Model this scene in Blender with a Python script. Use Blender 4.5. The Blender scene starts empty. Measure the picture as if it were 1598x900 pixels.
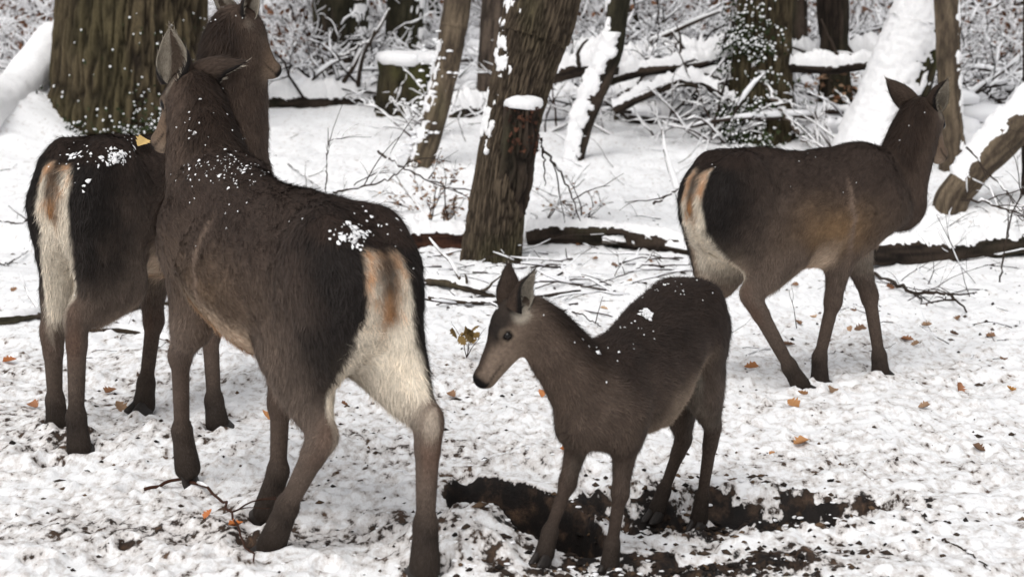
import bpy, math, random
import numpy as np
from mathutils import Vector, Matrix

SC = bpy.context.scene
COL = SC.collection
R = math.radians

# ---------------------------------------------------------------- camera
CAM_H, FPX, HOR = 1.57, 2800.0, 43.0            # eye height, focal length in photo pixels, horizon row
PITCH = math.atan((450.0 - HOR) / FPX)
cam_data = bpy.data.cameras.new('camera')
cam_data.sensor_width = 36.0
cam_data.lens = 36.0 * FPX / 1598.0
cam_data.clip_start = 0.1
cam_data.clip_end = 2000.0
cam_data.dof.use_dof = True
cam_data.dof.focus_distance = 6.8
cam_data.dof.aperture_fstop = 4.2
cam = bpy.data.objects.new('camera', cam_data)
COL.objects.link(cam)
cam.location = (0, 0, CAM_H)
cam.rotation_euler = (R(90) - PITCH, 0, 0)
SC.camera = cam

# ---------------------------------------------------------------- overcast daylight
world = bpy.data.worlds.new('World')
SC.world = world
world.use_nodes = True
wn, wl = world.node_tree.nodes, world.node_tree.links
wn.clear()
SUN_EL, SUN_AZ = R(52), R(200)
sky = wn.new('ShaderNodeTexSky')
sky.sky_type = 'NISHITA'
sky.sun_disc = False
sky.sun_elevation = SUN_EL
sky.sun_rotation = SUN_AZ
sky.air_density = 1.0
sky.dust_density = 4.0
hsv = wn.new('ShaderNodeHueSaturation')
hsv.inputs['Saturation'].default_value = 0.12
bg = wn.new('ShaderNodeBackground')
bg.inputs['Strength'].default_value = 0.15
wo = wn.new('ShaderNodeOutputWorld')
wl.new(sky.outputs[0], hsv.inputs['Color'])
wl.new(hsv.outputs[0], bg.inputs[0])
wl.new(bg.outputs[0], wo.inputs[0])

sun_data = bpy.data.lights.new('sun', 'SUN')
sun_data.energy = 0.9
sun_data.angle = R(40)
sun_data.color = (1.0, 0.97, 0.93)
sun = bpy.data.objects.new('sun', sun_data)
COL.objects.link(sun)
sd = Vector((math.sin(SUN_AZ) * math.cos(SUN_EL), math.cos(SUN_AZ) * math.cos(SUN_EL), math.sin(SUN_EL)))
sun.rotation_euler = (-sd).to_track_quat('-Z', 'Y').to_euler()

vs = SC.view_settings
vs.view_transform = 'Standard'
vs.look = 'None'
vs.gamma = 1.0
vs.use_curve_mapping = False
vs.exposure = 0.03

# ---------------------------------------------------------------- helpers
CP, SP = math.cos(PITCH), math.sin(PITCH)
FWD, UPV = np.array([0, CP, -SP]), np.array([0, SP, CP])
EYE = np.array([0, 0, CAM_H])
rng = np.random.default_rng(7)
random.seed(7)


def ray(u, v):
    return FWD + np.array([1.0, 0, 0]) * ((u - 799.0) / FPX) + UPV * ((450.0 - v) / FPX)


def at(u, v, y):
    d = ray(u, v)
    return EYE + d * (y / d[1])


def pix(p):
    p = np.asarray(p, float) - EYE
    c = p @ FWD
    return 799 + FPX * p[0] / c, 450 - FPX * (p @ UPV) / c


def sstep(a, b, x):
    t = np.clip((x - a) / (b - a), 0, 1)
    return t * t * (3 - 2 * t)


def _hash(i, j, k, seed):
    with np.errstate(over='ignore'):
        n = (i.astype(np.int64) * 374761393 + j.astype(np.int64) * 668265263 + k.astype(np.int64) * 2147483647 + seed * 1274126177)
        n = (n ^ (n >> 13)) * 1274126177
        n = n ^ (n >> 16)
        n = (n * 2246822519) & 0x7fffffff
        n = (n ^ (n >> 15)) & 0xffffff
    return n / float(0xffffff)


def noise3(p, seed=0):
    """value noise 0..1 at points p (n,3)"""
    p = np.asarray(p, float)
    f = np.floor(p)
    i = f.astype(np.int64)
    t = p - f
    t = t * t * (3 - 2 * t)
    out = 0
    for dx in (0, 1):
        for dy in (0, 1):
            for dz in (0, 1):
                w = (t[:, 0] if dx else 1 - t[:, 0]) * (t[:, 1] if dy else 1 - t[:, 1]) * (t[:, 2] if dz else 1 - t[:, 2])
                out = out + w * _hash(i[:, 0] + dx, i[:, 1] + dy, i[:, 2] + dz, seed)
    return out


def fbm(p, oct=4, seed=0, gain=0.5):
    a, s, tot = 1.0, 0.0, 0.0
    p = np.asarray(p, float)
    for o in range(oct):
        s = s + a * noise3(p * (2.03 ** o) + 17.3 * o, seed + o)
        tot += a
        a *= gain
    return s / tot


def mesh_from(name, verts, faces, smooth=True, colors=None, uvs=None):
    """faces: (n,3) or (n,4) int array, or list of such arrays"""
    me = bpy.data.meshes.new(name)
    verts = np.asarray(verts, np.float32)
    fl = faces if isinstance(faces, list) else [faces]
    fl = [np.asarray(f, np.int32) for f in fl if len(f)]
    me.vertices.add(len(verts))
    me.vertices.foreach_set('co', verts.ravel())
    nl = sum(f.size for f in fl)
    nf = sum(len(f) for f in fl)
    me.loops.add(nl)
    me.polygons.add(nf)
    me.loops.foreach_set('vertex_index', np.concatenate([f.ravel() for f in fl]))
    tot = np.concatenate([np.full(len(f), f.shape[1], np.int32) for f in fl])
    st = np.concatenate([[0], np.cumsum(tot)[:-1]]).astype(np.int32)
    me.polygons.foreach_set('loop_start', st)
    me.polygons.foreach_set('loop_total', tot)
    me.update(calc_edges=True)
    if smooth:
        me.polygons.foreach_set('use_smooth', np.ones(nf, bool))
    if colors is not None:
        ca = me.color_attributes.new('Col', 'FLOAT_COLOR', 'POINT')
        c4 = np.ones((len(verts), 4), np.float32)
        c4[:, :3] = colors
        ca.data.foreach_set('color', c4.ravel())
    me.validate()
    return me


def link(name, me, mat=None, parent=None, kind=None):
    o = bpy.data.objects.new(name, me)
    COL.objects.link(o)
    if mat is not None and me is not None:
        if not me.materials:
            me.materials.append(mat)
    if parent is not None:
        o.parent = parent
    if kind:
        o['kind'] = kind
    return o


def tag(o, label, cat, group=None, kind=None):
    o['label'] = label
    o['category'] = cat
    if group:
        o['group'] = group
    if kind:
        o['kind'] = kind
    return o


def thing(name, label, cat, loc=(0, 0, 0), rz=0.0, group=None):
    o = bpy.data.objects.new(name, None)
    COL.objects.link(o)
    o.empty_display_size = 0.1
    o.location = tuple(loc)
    o.rotation_euler = (0, 0, rz)
    return tag(o, label, cat, group)


class MB:
    """collects vertices and quads/tris, built as one mesh"""
    def __init__(self):
        self.v, self.q, self.t, self.c, self.n = [], [], [], [], 0

    def add(self, v, q=None, t=None, c=None):
        v = np.asarray(v, float)
        self.v.append(v)
        if q is not None and len(q):
            self.q.append(np.asarray(q, int) + self.n)
        if t is not None and len(t):
            self.t.append(np.asarray(t, int) + self.n)
        if c is not None:
            c = np.asarray(c, float)
            self.c.append(np.broadcast_to(c, (len(v), 3)))
        self.n += len(v)

    def tube(self, path, rad, sides=6, flat=1.0, cap=True, c=None):
        """tube along path (n,3) with radii; flat scales the vertical radius"""
        path = np.asarray(path, float)
        n = len(path)
        rad = np.broadcast_to(np.asarray(rad, float), (n,))
        tan = np.gradient(path, axis=0)
        tan /= np.linalg.norm(tan, axis=1)[:, None] + 1e-9
        ref = np.array([0, 0, 1.0])
        side = np.cross(tan, ref)
        bad = np.linalg.norm(side, axis=1) < 0.15
        side[bad] = np.cross(tan[bad], np.array([0.2, 1.0, 0]))
        side /= np.linalg.norm(side, axis=1)[:, None]
        up = np.cross(side, tan)
        a = np.arange(sides) * 2 * math.pi / sides
        v = (path[:, None] + (side[:, None] * np.cos(a)[None, :, None] + up[:, None] * np.sin(a)[None, :, None] * flat) * rad[:, None, None]).reshape(-1, 3)
        i = np.arange(n - 1)[:, None] * sides
        k = np.arange(sides)[None]
        k2 = (k + 1) % sides
        q = np.stack([i + k, i + k2, i + sides + k2, i + sides + k], -1).reshape(-1, 4)
        t = None
        if cap:
            v = np.vstack([v, path[:1], path[-1:]])
            e = (n - 1) * sides
            kk, k2 = np.arange(sides), (np.arange(sides) + 1) % sides
            t = np.vstack([np.stack([kk * 0 + n * sides, k2, kk], -1), np.stack([kk * 0 + n * sides + 1, e + kk, e + k2], -1)])
        self.add(v, q, t, c)

    def build(self, name, mat, parent=None, smooth=True, kind=None, origin=None):
        if not self.v:
            return None
        v = np.vstack(self.v)
        if origin is not None:
            v = v - np.asarray(origin)
        f = []
        if self.q:
            f.append(np.vstack(self.q))
        if self.t:
            f.append(np.vstack(self.t))
        me = mesh_from(name, v, f, smooth, np.vstack(self.c) if self.c else None)
        return link(name, me, mat, parent, kind)


def spline(pts, n):
    """Catmull-Rom through pts, n samples; any column count"""
    p = np.asarray(pts, float)
    p = np.vstack([2 * p[0] - p[1], p, 2 * p[-1] - p[-2]])
    m = len(p) - 3
    t = np.linspace(0, m - 1e-6, n)
    i = t.astype(int)
    f = (t - i)[:, None]
    a, b, c, d = p[i], p[i + 1], p[i + 2], p[i + 3]
    return 0.5 * (2 * b + (c - a) * f + (2 * a - 5 * b + 4 * c - d) * f ** 2 + (3 * b - a - 3 * c + d) * f ** 3)


# ---------------------------------------------------------------- materials
class Mat:
    def __init__(self, name, rough=0.8, spec=0.3):
        self.m = bpy.data.materials.new(name)
        self.m.use_nodes = True
        self.nt = self.m.node_tree
        self.p = self.nt.nodes['Principled BSDF']
        self.p.inputs['Roughness'].default_value = rough
        self.p.inputs['Specular IOR Level'].default_value = spec
        self.tc = None

    def node(self, t, **k):
        n = self.nt.nodes.new(t)
        for a, b in k.items():
            setattr(n, a, b)
        return n

    def to(self, a, b):
        self.nt.links.new(a, b)

    def coord(self, scale=(1, 1, 1), kind='Object'):
        tc = self.node('ShaderNodeTexCoord')
        mp = self.node('ShaderNodeMapping')
        mp.inputs['Scale'].default_value = scale
        self.to(tc.outputs[kind], mp.inputs[0])
        return mp.outputs[0]

    def noise(self, co, scale, detail=5, rough=0.6):
        n = self.node('ShaderNodeTexNoise')
        n.inputs['Scale'].default_value = scale
        n.inputs['Detail'].default_value = detail
        n.inputs['Roughness'].default_value = rough
        if co is not None:
            self.to(co, n.inputs['Vector'])
        return n.outputs['Fac']

    def ramp(self, fac, stops):
        r = self.node('ShaderNodeValToRGB')
        e = r.color_ramp.elements
        while len(e) < len(stops):
            e.new(0.5)
        for el, (pos, c) in zip(e, stops):
            el.position = pos
            el.color = (c[0], c[1], c[2], 1) if not np.isscalar(c) else (c, c, c, 1)
        self.to(fac, r.inputs[0])
        return r.outputs[0]

    def mix(self, fac, a, b, mode='MIX'):
        n = self.node('ShaderNodeMix', data_type='RGBA', blend_type=mode)
        for s, val in ((n.inputs['Factor'], fac), (n.inputs[6], a), (n.inputs[7], b)):
            if hasattr(val, 'links') or isinstance(val, bpy.types.NodeSocket):
                self.to(val, s)
            elif np.isscalar(val):
                s.default_value = val
            else:
                s.default_value = (*val, 1)
        return n.outputs[2]

    def attr(self, name='Col'):
        n = self.node('ShaderNodeAttribute', attribute_name=name)
        return n.outputs['Color']

    def color(self, sock):
        if isinstance(sock, bpy.types.NodeSocket):
            self.to(sock, self.p.inputs['Base Color'])
        else:
            self.p.inputs['Base Color'].default_value = (*sock, 1)

    def bump(self, h, strength=0.5, dist=0.01):
        b = self.node('ShaderNodeBump')
        b.inputs['Strength'].default_value = strength
        b.inputs['Distance'].default_value = dist
        self.to(h, b.inputs['Height'])
        self.to(b.outputs[0], self.p.inputs['Normal'])


def lin(r, g, b):
    """sRGB 0-255 to linear"""
    return tuple(np.where(np.array([r, g, b]) / 255 <= 0.04045, np.array([r, g, b]) / 255 / 12.92, ((np.array([r, g, b]) / 255 + 0.055) / 1.055) ** 2.4))


def flat_mat(name, c, rough=0.8, spec=0.3, var=0.25, scale=30.0):
    m = Mat(name, rough, spec)
    n = m.noise(m.coord(), scale)
    m.color(m.ramp(n, [(0.3, [x * (1 - var) for x in c]), (0.7, [min(1, x * (1 + var)) for x in c])]))
    return m

# ---------------------------------------------------------------- ground
def flat(u, v, z=0.0):
    d = ray(u, v)
    return EYE + d * ((z - CAM_H) / d[2])


def base_z(y):
    y = np.asarray(y, float)
    t = np.clip(y - 12.6, 0, None)
    return 0.108 * t ** 1.0 * sstep(0, 3.0, t) + 0.0011 * np.clip(y - 20, 0, 60) ** 2


def ell(x, y, c, a0, hl, hw):
    """normalised radius in an ellipse, long axis at angle a0"""
    dx, dy = x - c[0], y - c[1]
    l = dx * math.cos(a0) + dy * math.sin(a0)
    w = -dx * math.sin(a0) + dy * math.cos(a0)
    return np.sqrt((l / hl) ** 2 + (w / hw) ** 2)


PIT_A, PIT_B = flat(738, 748), flat(905, 850)
PIT_C = (PIT_A + PIT_B) / 2
PIT_ANG = math.atan2(PIT_B[1] - PIT_A[1], PIT_B[0] - PIT_A[0])
PIT_L = np.linalg.norm((PIT_B - PIT_A)[:2]) / 2 * 1.08
TR_C = flat(1165, 788)


def rough3(x, y):
    return np.stack([x, y, np.zeros_like(x)], -1)


def pit_r(x, y):
    p = rough3(x, y)
    w = (fbm(p * 6, 2, 41) - 0.5) * 0.14
    return ell(x, y, PIT_C, PIT_ANG, PIT_L, 0.205) + w


def trench_r(x, y):
    p = rough3(x, y)
    return ell(x, y, TR_C, -0.12, 0.56, 0.24) + (fbm(p * 8, 3, 43) - 0.5) * 0.8


def gauss(x, y, c, s, s2=None):
    s2 = s2 or s
    return np.exp(-((x - c[0]) / s) ** 2 - ((y - c[1]) / s2) ** 2)


BANK0 = flat(1470, 395)


def macro_z(x, y):
    x, y = np.asarray(x, float), np.asarray(y, float)
    z = base_z(y)
    z = z - 0.55 * sstep(1.02, 0.60, pit_r(x, y)) - 0.10 * sstep(1.1, 0.5, trench_r(x, y))
    z = z + 0.13 * gauss(x, y, flat(735, 850), 0.20, 0.32) + 0.09 * gauss(x, y, flat(835, 724), 0.20, 0.10)
    # calf stands in a shallow hollow
    z = z - 0.05 * gauss(x, y, flat(1010, 850), 0.35, 0.3)
    # drifted snow behind the long fallen log
    bank = sstep(12.75, 13.35, y + 0.1 * np.sin(x * 1.3)) * sstep(15.5, 13.6, y)
    z = z + 0.20 * bank * (0.6 + 0.4 * sstep(1.5, 2.6, x) + 0.25 * np.sin(x * 1.9 + 1))
    # bank beside the large oak
    z = z + 0.55 * gauss(x, y, at(10, 150, 17.0), 0.75, 1.2)
    return z


FEET = [(92, 668), (125, 702), (222, 642), (342, 670), (415, 852), (662, 893), (410, 800), (1258, 602), (1280, 590), (1376, 583), (1074, 590)]
_tr = np.random.default_rng(77)
TRACKS = [tuple(flat(u, v)[:2]) + (0.055, 0.028) for u, v in FEET]
for _ in range(85):
    _u, _v = _tr.uniform(-40, 1640), 480 + 430 * _tr.random() ** 0.8
    if _u > 1050 and _tr.random() < 0.6:
        continue
    TRACKS.append(tuple(flat(_u, _v)[:2]) + (_tr.uniform(0.03, 0.055), _tr.uniform(0.012, 0.032)))


def track_field(x, y):
    d, m = np.zeros_like(x), np.zeros_like(x)
    sel = np.nonzero((y > 4) & (y < 10) & (np.abs(x) < 3.2))[0]
    xs_, ys_ = x[sel], y[sel]
    for tx, ty, r_, dp in TRACKS:
        rr = np.sqrt((xs_ - tx) ** 2 + ((ys_ - ty) * 0.85) ** 2) / r_
        d[sel] += -dp * np.exp(-rr ** 4) + dp * 0.45 * np.exp(-((rr - 1.5) / 0.4) ** 2)
        m[sel] += np.exp(-(rr / 1.1) ** 4)
    return d, m


def ground_z(x, y):
    x, y = np.asarray(x, float), np.asarray(y, float)
    p = rough3(x, y)
    near = sstep(70, 20, y)
    calm = sstep(0.9, 1.5, pit_r(x, y))
    z = macro_z(x, y)
    z = z + (fbm(p * 1.3, 3, 1) - 0.5) * 0.10 * near
    z = z + (fbm(p * 5.0, 3, 5) - 0.5) * 0.070 * near
    lump = fbm(p * np.array([17.0, 11.0, 1.0]), 3, 9)
    z = z + (np.abs(lump - 0.5) * 1.6 - 0.25 + (lump - 0.5) * 0.5) * 0.042 * calm * sstep(30, 9, y)
    z = z + track_field(x, y)[0]
    # crumbly soil in the diggings
    dig = sstep(1.6, 0.6, trench_r(x, y)) + 0.8 * gauss(x, y, flat(1020, 880), 0.34, 0.16)
    z = z + (fbm(p * 34.0, 2, 13) - 0.5) * 0.06 * np.clip(dig, 0, 1) * calm
    return z


def gz(x, y):
    return float(ground_z(np.array([x]), np.array([y]))[0])


def gp(u, v, sink=0.0):
    """where the line of sight meets the ground"""
    d = ray(u, v)
    ts = np.linspace(3.0, 60.0, 6000) / d[1]
    P = EYE + ts[:, None] * d
    below = np.nonzero(P[:, 2] < macro_z(P[:, 0], P[:, 1]))[0]
    p = P[below[0]] if len(below) else P[-1]
    return np.array([p[0], p[1], gz(p[0], p[1]) - sink])


def axis(lo, hi, d0, g, ext):
    xs = list(np.arange(lo, hi + d0, d0))
    a, b = [xs[0]], [xs[-1]]
    d = d0
    while b[-1] < ext:
        d *= g
        b.append(b[-1] + d)
        a.append(a[-1] - d)
    return np.array(a[:0:-1] + xs + b[1:])


def make_ground():
    xs = axis(-1.9, 2.2, 0.013, 1.035, 160)
    ys = [4.1]
    while ys[-1] < 190:
        ys.append(ys[-1] + max(0.012, 0.0022 * ys[-1]) * (1 if ys[-1] < 26 else 1 + (ys[-1] - 26) * 0.1))
    back, d = [4.1], 0.012
    while back[-1] > -120:
        d *= 1.09
        back.append(back[-1] - d)
    ys = np.array(back[:0:-1] + ys)
    X, Y = np.meshgrid(xs, ys)
    x, y = X.ravel(), Y.ravel()
    z = ground_z(x, y)
    nx, ny = len(xs), len(ys)
    i = np.arange(nx * ny).reshape(ny, nx)
    q = np.stack([i[:-1, :-1], i[:-1, 1:], i[1:, 1:], i[1:, :-1]], -1).reshape(-1, 4)
    p = rough3(x, y)
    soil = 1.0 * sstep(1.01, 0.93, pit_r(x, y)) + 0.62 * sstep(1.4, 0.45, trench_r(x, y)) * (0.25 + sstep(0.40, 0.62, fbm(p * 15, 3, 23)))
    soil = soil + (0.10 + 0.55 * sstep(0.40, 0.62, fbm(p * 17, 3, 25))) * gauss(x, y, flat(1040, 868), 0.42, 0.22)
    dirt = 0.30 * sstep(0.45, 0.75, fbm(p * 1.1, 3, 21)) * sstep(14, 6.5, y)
    tram = 0
    for (u, v, s, a) in ((420, 840, .33, .42), (110, 690, .30, .3), (270, 690, .3, .3), (620, 830, .3, .32), (60, 830, .28, .42), (600, 700, .4, .3), (330, 790, .4, .32), (1240, 880, .3, .3), (1330, 650, .5, .12), (690, 640, .35, .22), (200, 830, .3, .3), (1450, 800, .4, .15)):
        tram = tram + a * gauss(x, y, flat(u, v), s, s * 0.7)
    col = np.zeros((len(x), 3))
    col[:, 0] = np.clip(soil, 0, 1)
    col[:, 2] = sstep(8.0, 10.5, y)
    col[:, 1] = np.clip(dirt + tram + 0.28 * track_field(x, y)[1], 0, 1)
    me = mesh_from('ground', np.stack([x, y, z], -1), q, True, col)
    m = Mat('snowy_ground', 0.75, 0.25)
    co = m.coord((1, 0.55, 1))
    sep = m.node('ShaderNodeSeparateColor')
    m.to(m.attr(), sep.inputs[0])

    def mth(op, a, b, clamp=False):
        n = m.node('ShaderNodeMath', operation=op, use_clamp=clamp)
        for s, val in zip(n.inputs, (a, b)):
            if isinstance(val, bpy.types.NodeSocket):
                m.to(val, s)
            else:
                s.default_value = val
        return n.outputs[0]
    n1 = m.noise(co, 30, 3, 0.55)          # fine litter
    n2 = m.noise(co, 15, 5, 0.65)          # bigger crumbs
    n3 = m.noise(co, 4.5, 4, 0.6)
    n4 = m.noise(co, 75, 3, 0.6)
    # litter showing through thin snow: dark specks
    v = mth('ADD', mth('MULTIPLY', n1, 0.55), mth('MULTIPLY', n2, 0.45))
    v = mth('ADD', v, mth('MULTIPLY', sep.outputs[1], 0.24))
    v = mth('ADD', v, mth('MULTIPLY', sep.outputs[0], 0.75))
    v = mth('ADD', v, mth('ADD', mth('MULTIPLY', mth('SUBTRACT', n3, 0.5), 0.22), mth('MULTIPLY', mth('SUBTRACT', n4, 0.5), 0.16)))
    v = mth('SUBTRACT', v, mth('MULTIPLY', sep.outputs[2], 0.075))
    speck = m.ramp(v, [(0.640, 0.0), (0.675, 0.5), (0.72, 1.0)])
    thin = m.ramp(v, [(0.48, 0.0), (0.63, 1.0)])
    snow = m.mix(thin, lin(242, 242, 243), lin(206, 201, 198))
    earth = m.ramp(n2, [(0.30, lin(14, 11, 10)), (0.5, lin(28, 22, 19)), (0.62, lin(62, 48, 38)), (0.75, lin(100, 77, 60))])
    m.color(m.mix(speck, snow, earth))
    m.bump(m.noise(co, 60, 4, 0.7), 0.5, 0.012)
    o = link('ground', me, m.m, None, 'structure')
    return o


make_ground()

# ---------------------------------------------------------------- trunks, logs, twigs
def limb(path, rad, sides, rings, ridge=0.02, rfreq=14.0, lump=0.03, flare=0.0, seed=0, stretch=0.14, flat=1.0):
    """bark-covered limb: returns grids of points and outward normals, ridge field 0..1, arclength"""
    pr = spline(np.column_stack([path, rad]), rings)
    P, r = pr[:, :3], pr[:, 3]
    T = np.gradient(P, axis=0)
    T /= np.linalg.norm(T, axis=1)[:, None]
    ref = np.array([0, 1.0, 0.0]) if abs(T[:, 1]).mean() < 0.75 else np.array([0, 0, 1.0])
    A = np.cross(ref, T)
    A /= np.linalg.norm(A, axis=1)[:, None]
    B = np.cross(T, A)
    s = np.concatenate([[0], np.cumsum(np.linalg.norm(np.diff(P, axis=0), axis=1))])
    th = np.arange(sides) * 2 * math.pi / sides
    N = A[:, None] * np.cos(th)[None, :, None] + B[:, None] * np.sin(th)[None, :, None]
    rm = r.mean()
    q = np.stack(np.broadcast_arrays(np.cos(th)[None] * rm, np.sin(th)[None] * rm, s[:, None] * stretch), -1).reshape(-1, 3)
    warp = (fbm(q * 3.0, 2, seed + 5) - 0.5)[:, None] * np.array([0.12, 0.12, 0.0]) * (rm / 0.3)
    n1 = fbm((q + warp) * rfreq, 3, seed, 0.55)
    rid = 1 - np.abs(2 * n1 - 1) * 1.9
    rid = np.clip(rid, 0, 1)
    crev = 1 - rid ** 2                                    # 0 in the crevices
    lm = fbm(np.stack(np.broadcast_arrays(np.cos(th)[None] * rm, np.sin(th)[None] * rm, s[:, None] * 0.7), -1).reshape(-1, 3) * (1.3 / max(rm, 0.05) * 0.5), 3, seed + 9) - 0.5
    sh = (rings, sides)
    rr = r[:, None] * np.ones(sh) + (crev.reshape(sh) - 0.6) * ridge + lm.reshape(sh) * lump
    if flare:
        lob = 0.6 + 0.4 * np.cos(th * 5 + seed) + 0.3 * np.cos(th * 3 + 2 * seed)
        rr = rr + flare * np.exp(-s / 0.28)[:, None] * lob[None]
    V = P[:, None] + N * rr[..., None]
    if flat != 1.0:
        V[..., 2] = P[:, None, 2] + (V[..., 2] - P[:, None, 2]) * flat
    return V, N, crev.reshape(sh), s, P, T


def grid_faces(rings, sides):
    i = np.arange(rings - 1)[:, None] * sides
    k = np.arange(sides)[None]
    k2 = (k + 1) % sides
    return np.stack([i + k, i + k2, i + sides + k2, i + sides + k], -1).reshape(-1, 4)


BARKS = {
    'oak': (lin(84, 74, 56), lin(34, 28, 22), lin(70, 64, 44)),
    'grey': (lin(96, 84, 74), lin(44, 38, 34), lin(80, 78, 58)),
    'brown': (lin(86, 75, 62), lin(34, 28, 23), lin(72, 68, 48)),
    'dark': (lin(64, 54, 46), lin(28, 23, 20), lin(54, 54, 38)),
    'moss': (lin(62, 56, 40), lin(28, 24, 18), lin(70, 72, 36)),
    'tan': (lin(108, 95, 79), lin(66, 57, 48), lin(92, 86, 66)),
    'rot': (lin(74, 48, 36), lin(30, 19, 15), lin(52, 44, 32)),
}
bark_mat = Mat('bark', 0.9, 0.15)
_c = bark_mat.coord((1, 1, 0.35))
_bn = bark_mat.noise(_c, 55, 5, 0.7)
bark_mat.color(bark_mat.mix(1.0, bark_mat.attr(), bark_mat.ramp(_bn, [(0.3, 0.62), (0.7, 1.3)]), 'MULTIPLY'))
bark_mat.bump(_bn, 0.6, 0.012)
snow_mat = Mat('snow', 0.75, 0.25)
_sn = snow_mat.noise(snow_mat.coord(), 45, 4, 0.65)
snow_mat.color(snow_mat.ramp(_sn, [(0.3, lin(232, 232, 234)), (0.6, lin(244, 243, 243))]))
snow_mat.bump(_sn, 0.5, 0.012)
leafy_mat = Mat('leaves_and_snow', 0.8, 0.15)
leafy_mat.color(leafy_mat.attr())


def bark_colors(V, crev, kind, seed, moss=0.4):
    hi, lo, gr = [np.array(c) for c in BARKS[kind]]
    p = V.reshape(-1, 3)
    c = crev.reshape(-1, 1)
    col = lo + (hi - lo) * np.clip(c, 0, 1) ** 1.2
    m = sstep(0.62 - 0.3 * moss, 0.85 - 0.3 * moss, fbm(p * np.array([3.0, 3.0, 1.2]), 4, seed + 21))[:, None]
    col = col * (1 - 0.65 * m) + gr * (0.35 + 0.65 * c) * 0.65 * m
    col *= 0.8 + 0.4 * fbm(p * 9, 2, seed + 23)[:, None]
    return col


def limb_mesh(name, g, mat, parent, kind, seed, moss=0.4, caps=True, cap_kind=None, origin=(0, 0, 0)):
    V, N, crev, s, P, T = g
    rings, sides = crev.shape
    col = bark_colors(V, crev, kind, seed, moss)
    v = V.reshape(-1, 3)
    f = [grid_faces(rings, sides)]
    if caps:
        endc = np.array(lin(120, 100, 78) if cap_kind is None else BARKS[cap_kind][0]) * 0.8
        n = len(v)
        v = np.vstack([v, P[:1] - T[:1] * 0.01, P[-1:] + T[-1:] * 0.01])
        col = np.vstack([col, endc, endc])
        k, k2 = np.arange(sides), (np.arange(sides) + 1) % sides
        e = (rings - 1) * sides
        f.append(np.vstack([np.stack([k * 0 + n, k2, k], -1), np.stack([k * 0 + n + 1, e + k, e + k2], -1)]))
    me = mesh_from(name, v - np.asarray(origin), f, True, col)
    return link(name, me, mat.m, parent)


def shell(name, g, thick, parent, mat=None, origin=(0, 0, 0), up=0.0, sink=0.006):
    """snow lying on a limb: thick (rings, sides) is its depth, nothing where <= 0"""
    V, N, crev, s, P, T = g
    rings, sides = crev.shape
    t = np.asarray(thick)
    D = N * (1 - up) + np.array([0, 0, 1.0]) * up
    q = V + D * (np.where(t > 0, t, -sink))[..., None]
    F = grid_faces(rings, sides)
    keep = (t.ravel()[F] > 0).any(1)
    F = F[keep]
    if not len(F):
        return None
    used = np.unique(F)
    mp = np.full(rings * sides, -1)
    mp[used] = np.arange(len(used))
    me = mesh_from(name, q.reshape(-1, 3)[used] - np.asarray(origin), mp[F], True)
    return link(name, me, (mat or snow_mat).m, parent)


def side_snow(g, direction, amount, depth, seed, fr=15.0, lo=None):
    """windblown snow on the side of a limb facing direction"""
    V, N = g[0], g[1]
    d = unit_(direction)
    w = N @ d
    n = fbm(V.reshape(-1, 3) * fr, 4, seed).reshape(w.shape)
    m = w * 0.9 + (n - 0.5) * 1.6 - (1 - amount)
    n2 = fbm(V.reshape(-1, 3) * fr * 3.5, 3, seed + 4).reshape(w.shape)
    return np.where(m > 0, np.sqrt(np.clip(m, 0, 0.6)) * depth * (0.35 + 1.3 * n2), -0.01)


def unit_(v):
    v = np.asarray(v, float)
    return v / np.linalg.norm(v)


def top_snow(g, amount, depth, seed, fr=7.0):
    V, N = g[0], g[1]
    w = N[..., 2]
    n = fbm(V.reshape(-1, 3) * fr, 3, seed).reshape(w.shape)
    n2 = fbm(V.reshape(-1, 3) * fr * 4, 2, seed + 4).reshape(w.shape)
    m = w - (1 - amount) + (n - 0.5) * 0.9 + (n2 - 0.5) * 0.5
    return np.where(m > 0, np.clip(m, 0, 1) ** 0.8 * depth * (0.7 + 0.9 * n2), -0.004)


def px_path(pts, y, y2=None, extend=0.0):
    """limb path from photo columns (u, v, width) standing at distance y (leaning to y2)"""
    n = len(pts)
    ys = np.linspace(y, y if y2 is None else y2, n)
    P = np.array([at(u, v, yy) for (u, v, w), yy in zip(pts, ys)])
    r = np.array([w / 2 * yy / FPX for (u, v, w), yy in zip(pts, ys)])
    if extend:
        d = unit_(P[-1] - P[-2])
        P = np.vstack([P, P[-1] + d * extend * 0.5, P[-1] + d * extend])
        r = np.append(r, [r[-1] * 0.95, r[-1] * 0.85])
    return P, r


LEAF_RUST = [np.array(lin(*c)) for c in ((142, 110, 86), (164, 134, 108), (116, 90, 72), (180, 150, 120), (150, 106, 78))]
TWIG_C = np.array(lin(58, 46, 40))
SNOW_C = np.array(lin(238, 238, 240))


def twig_path(rs, p, d, L, n=6, droop=0.15, wig=0.25):
    pts = [np.array(p, float)]
    d = unit_(d)
    for i in range(n):
        d = unit_(d + rs.normal(0, wig, 3) * 0.5 + np.array([0, 0, -droop / n]))
        pts.append(pts[-1] + d * L / n)
    return np.array(pts)


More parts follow.
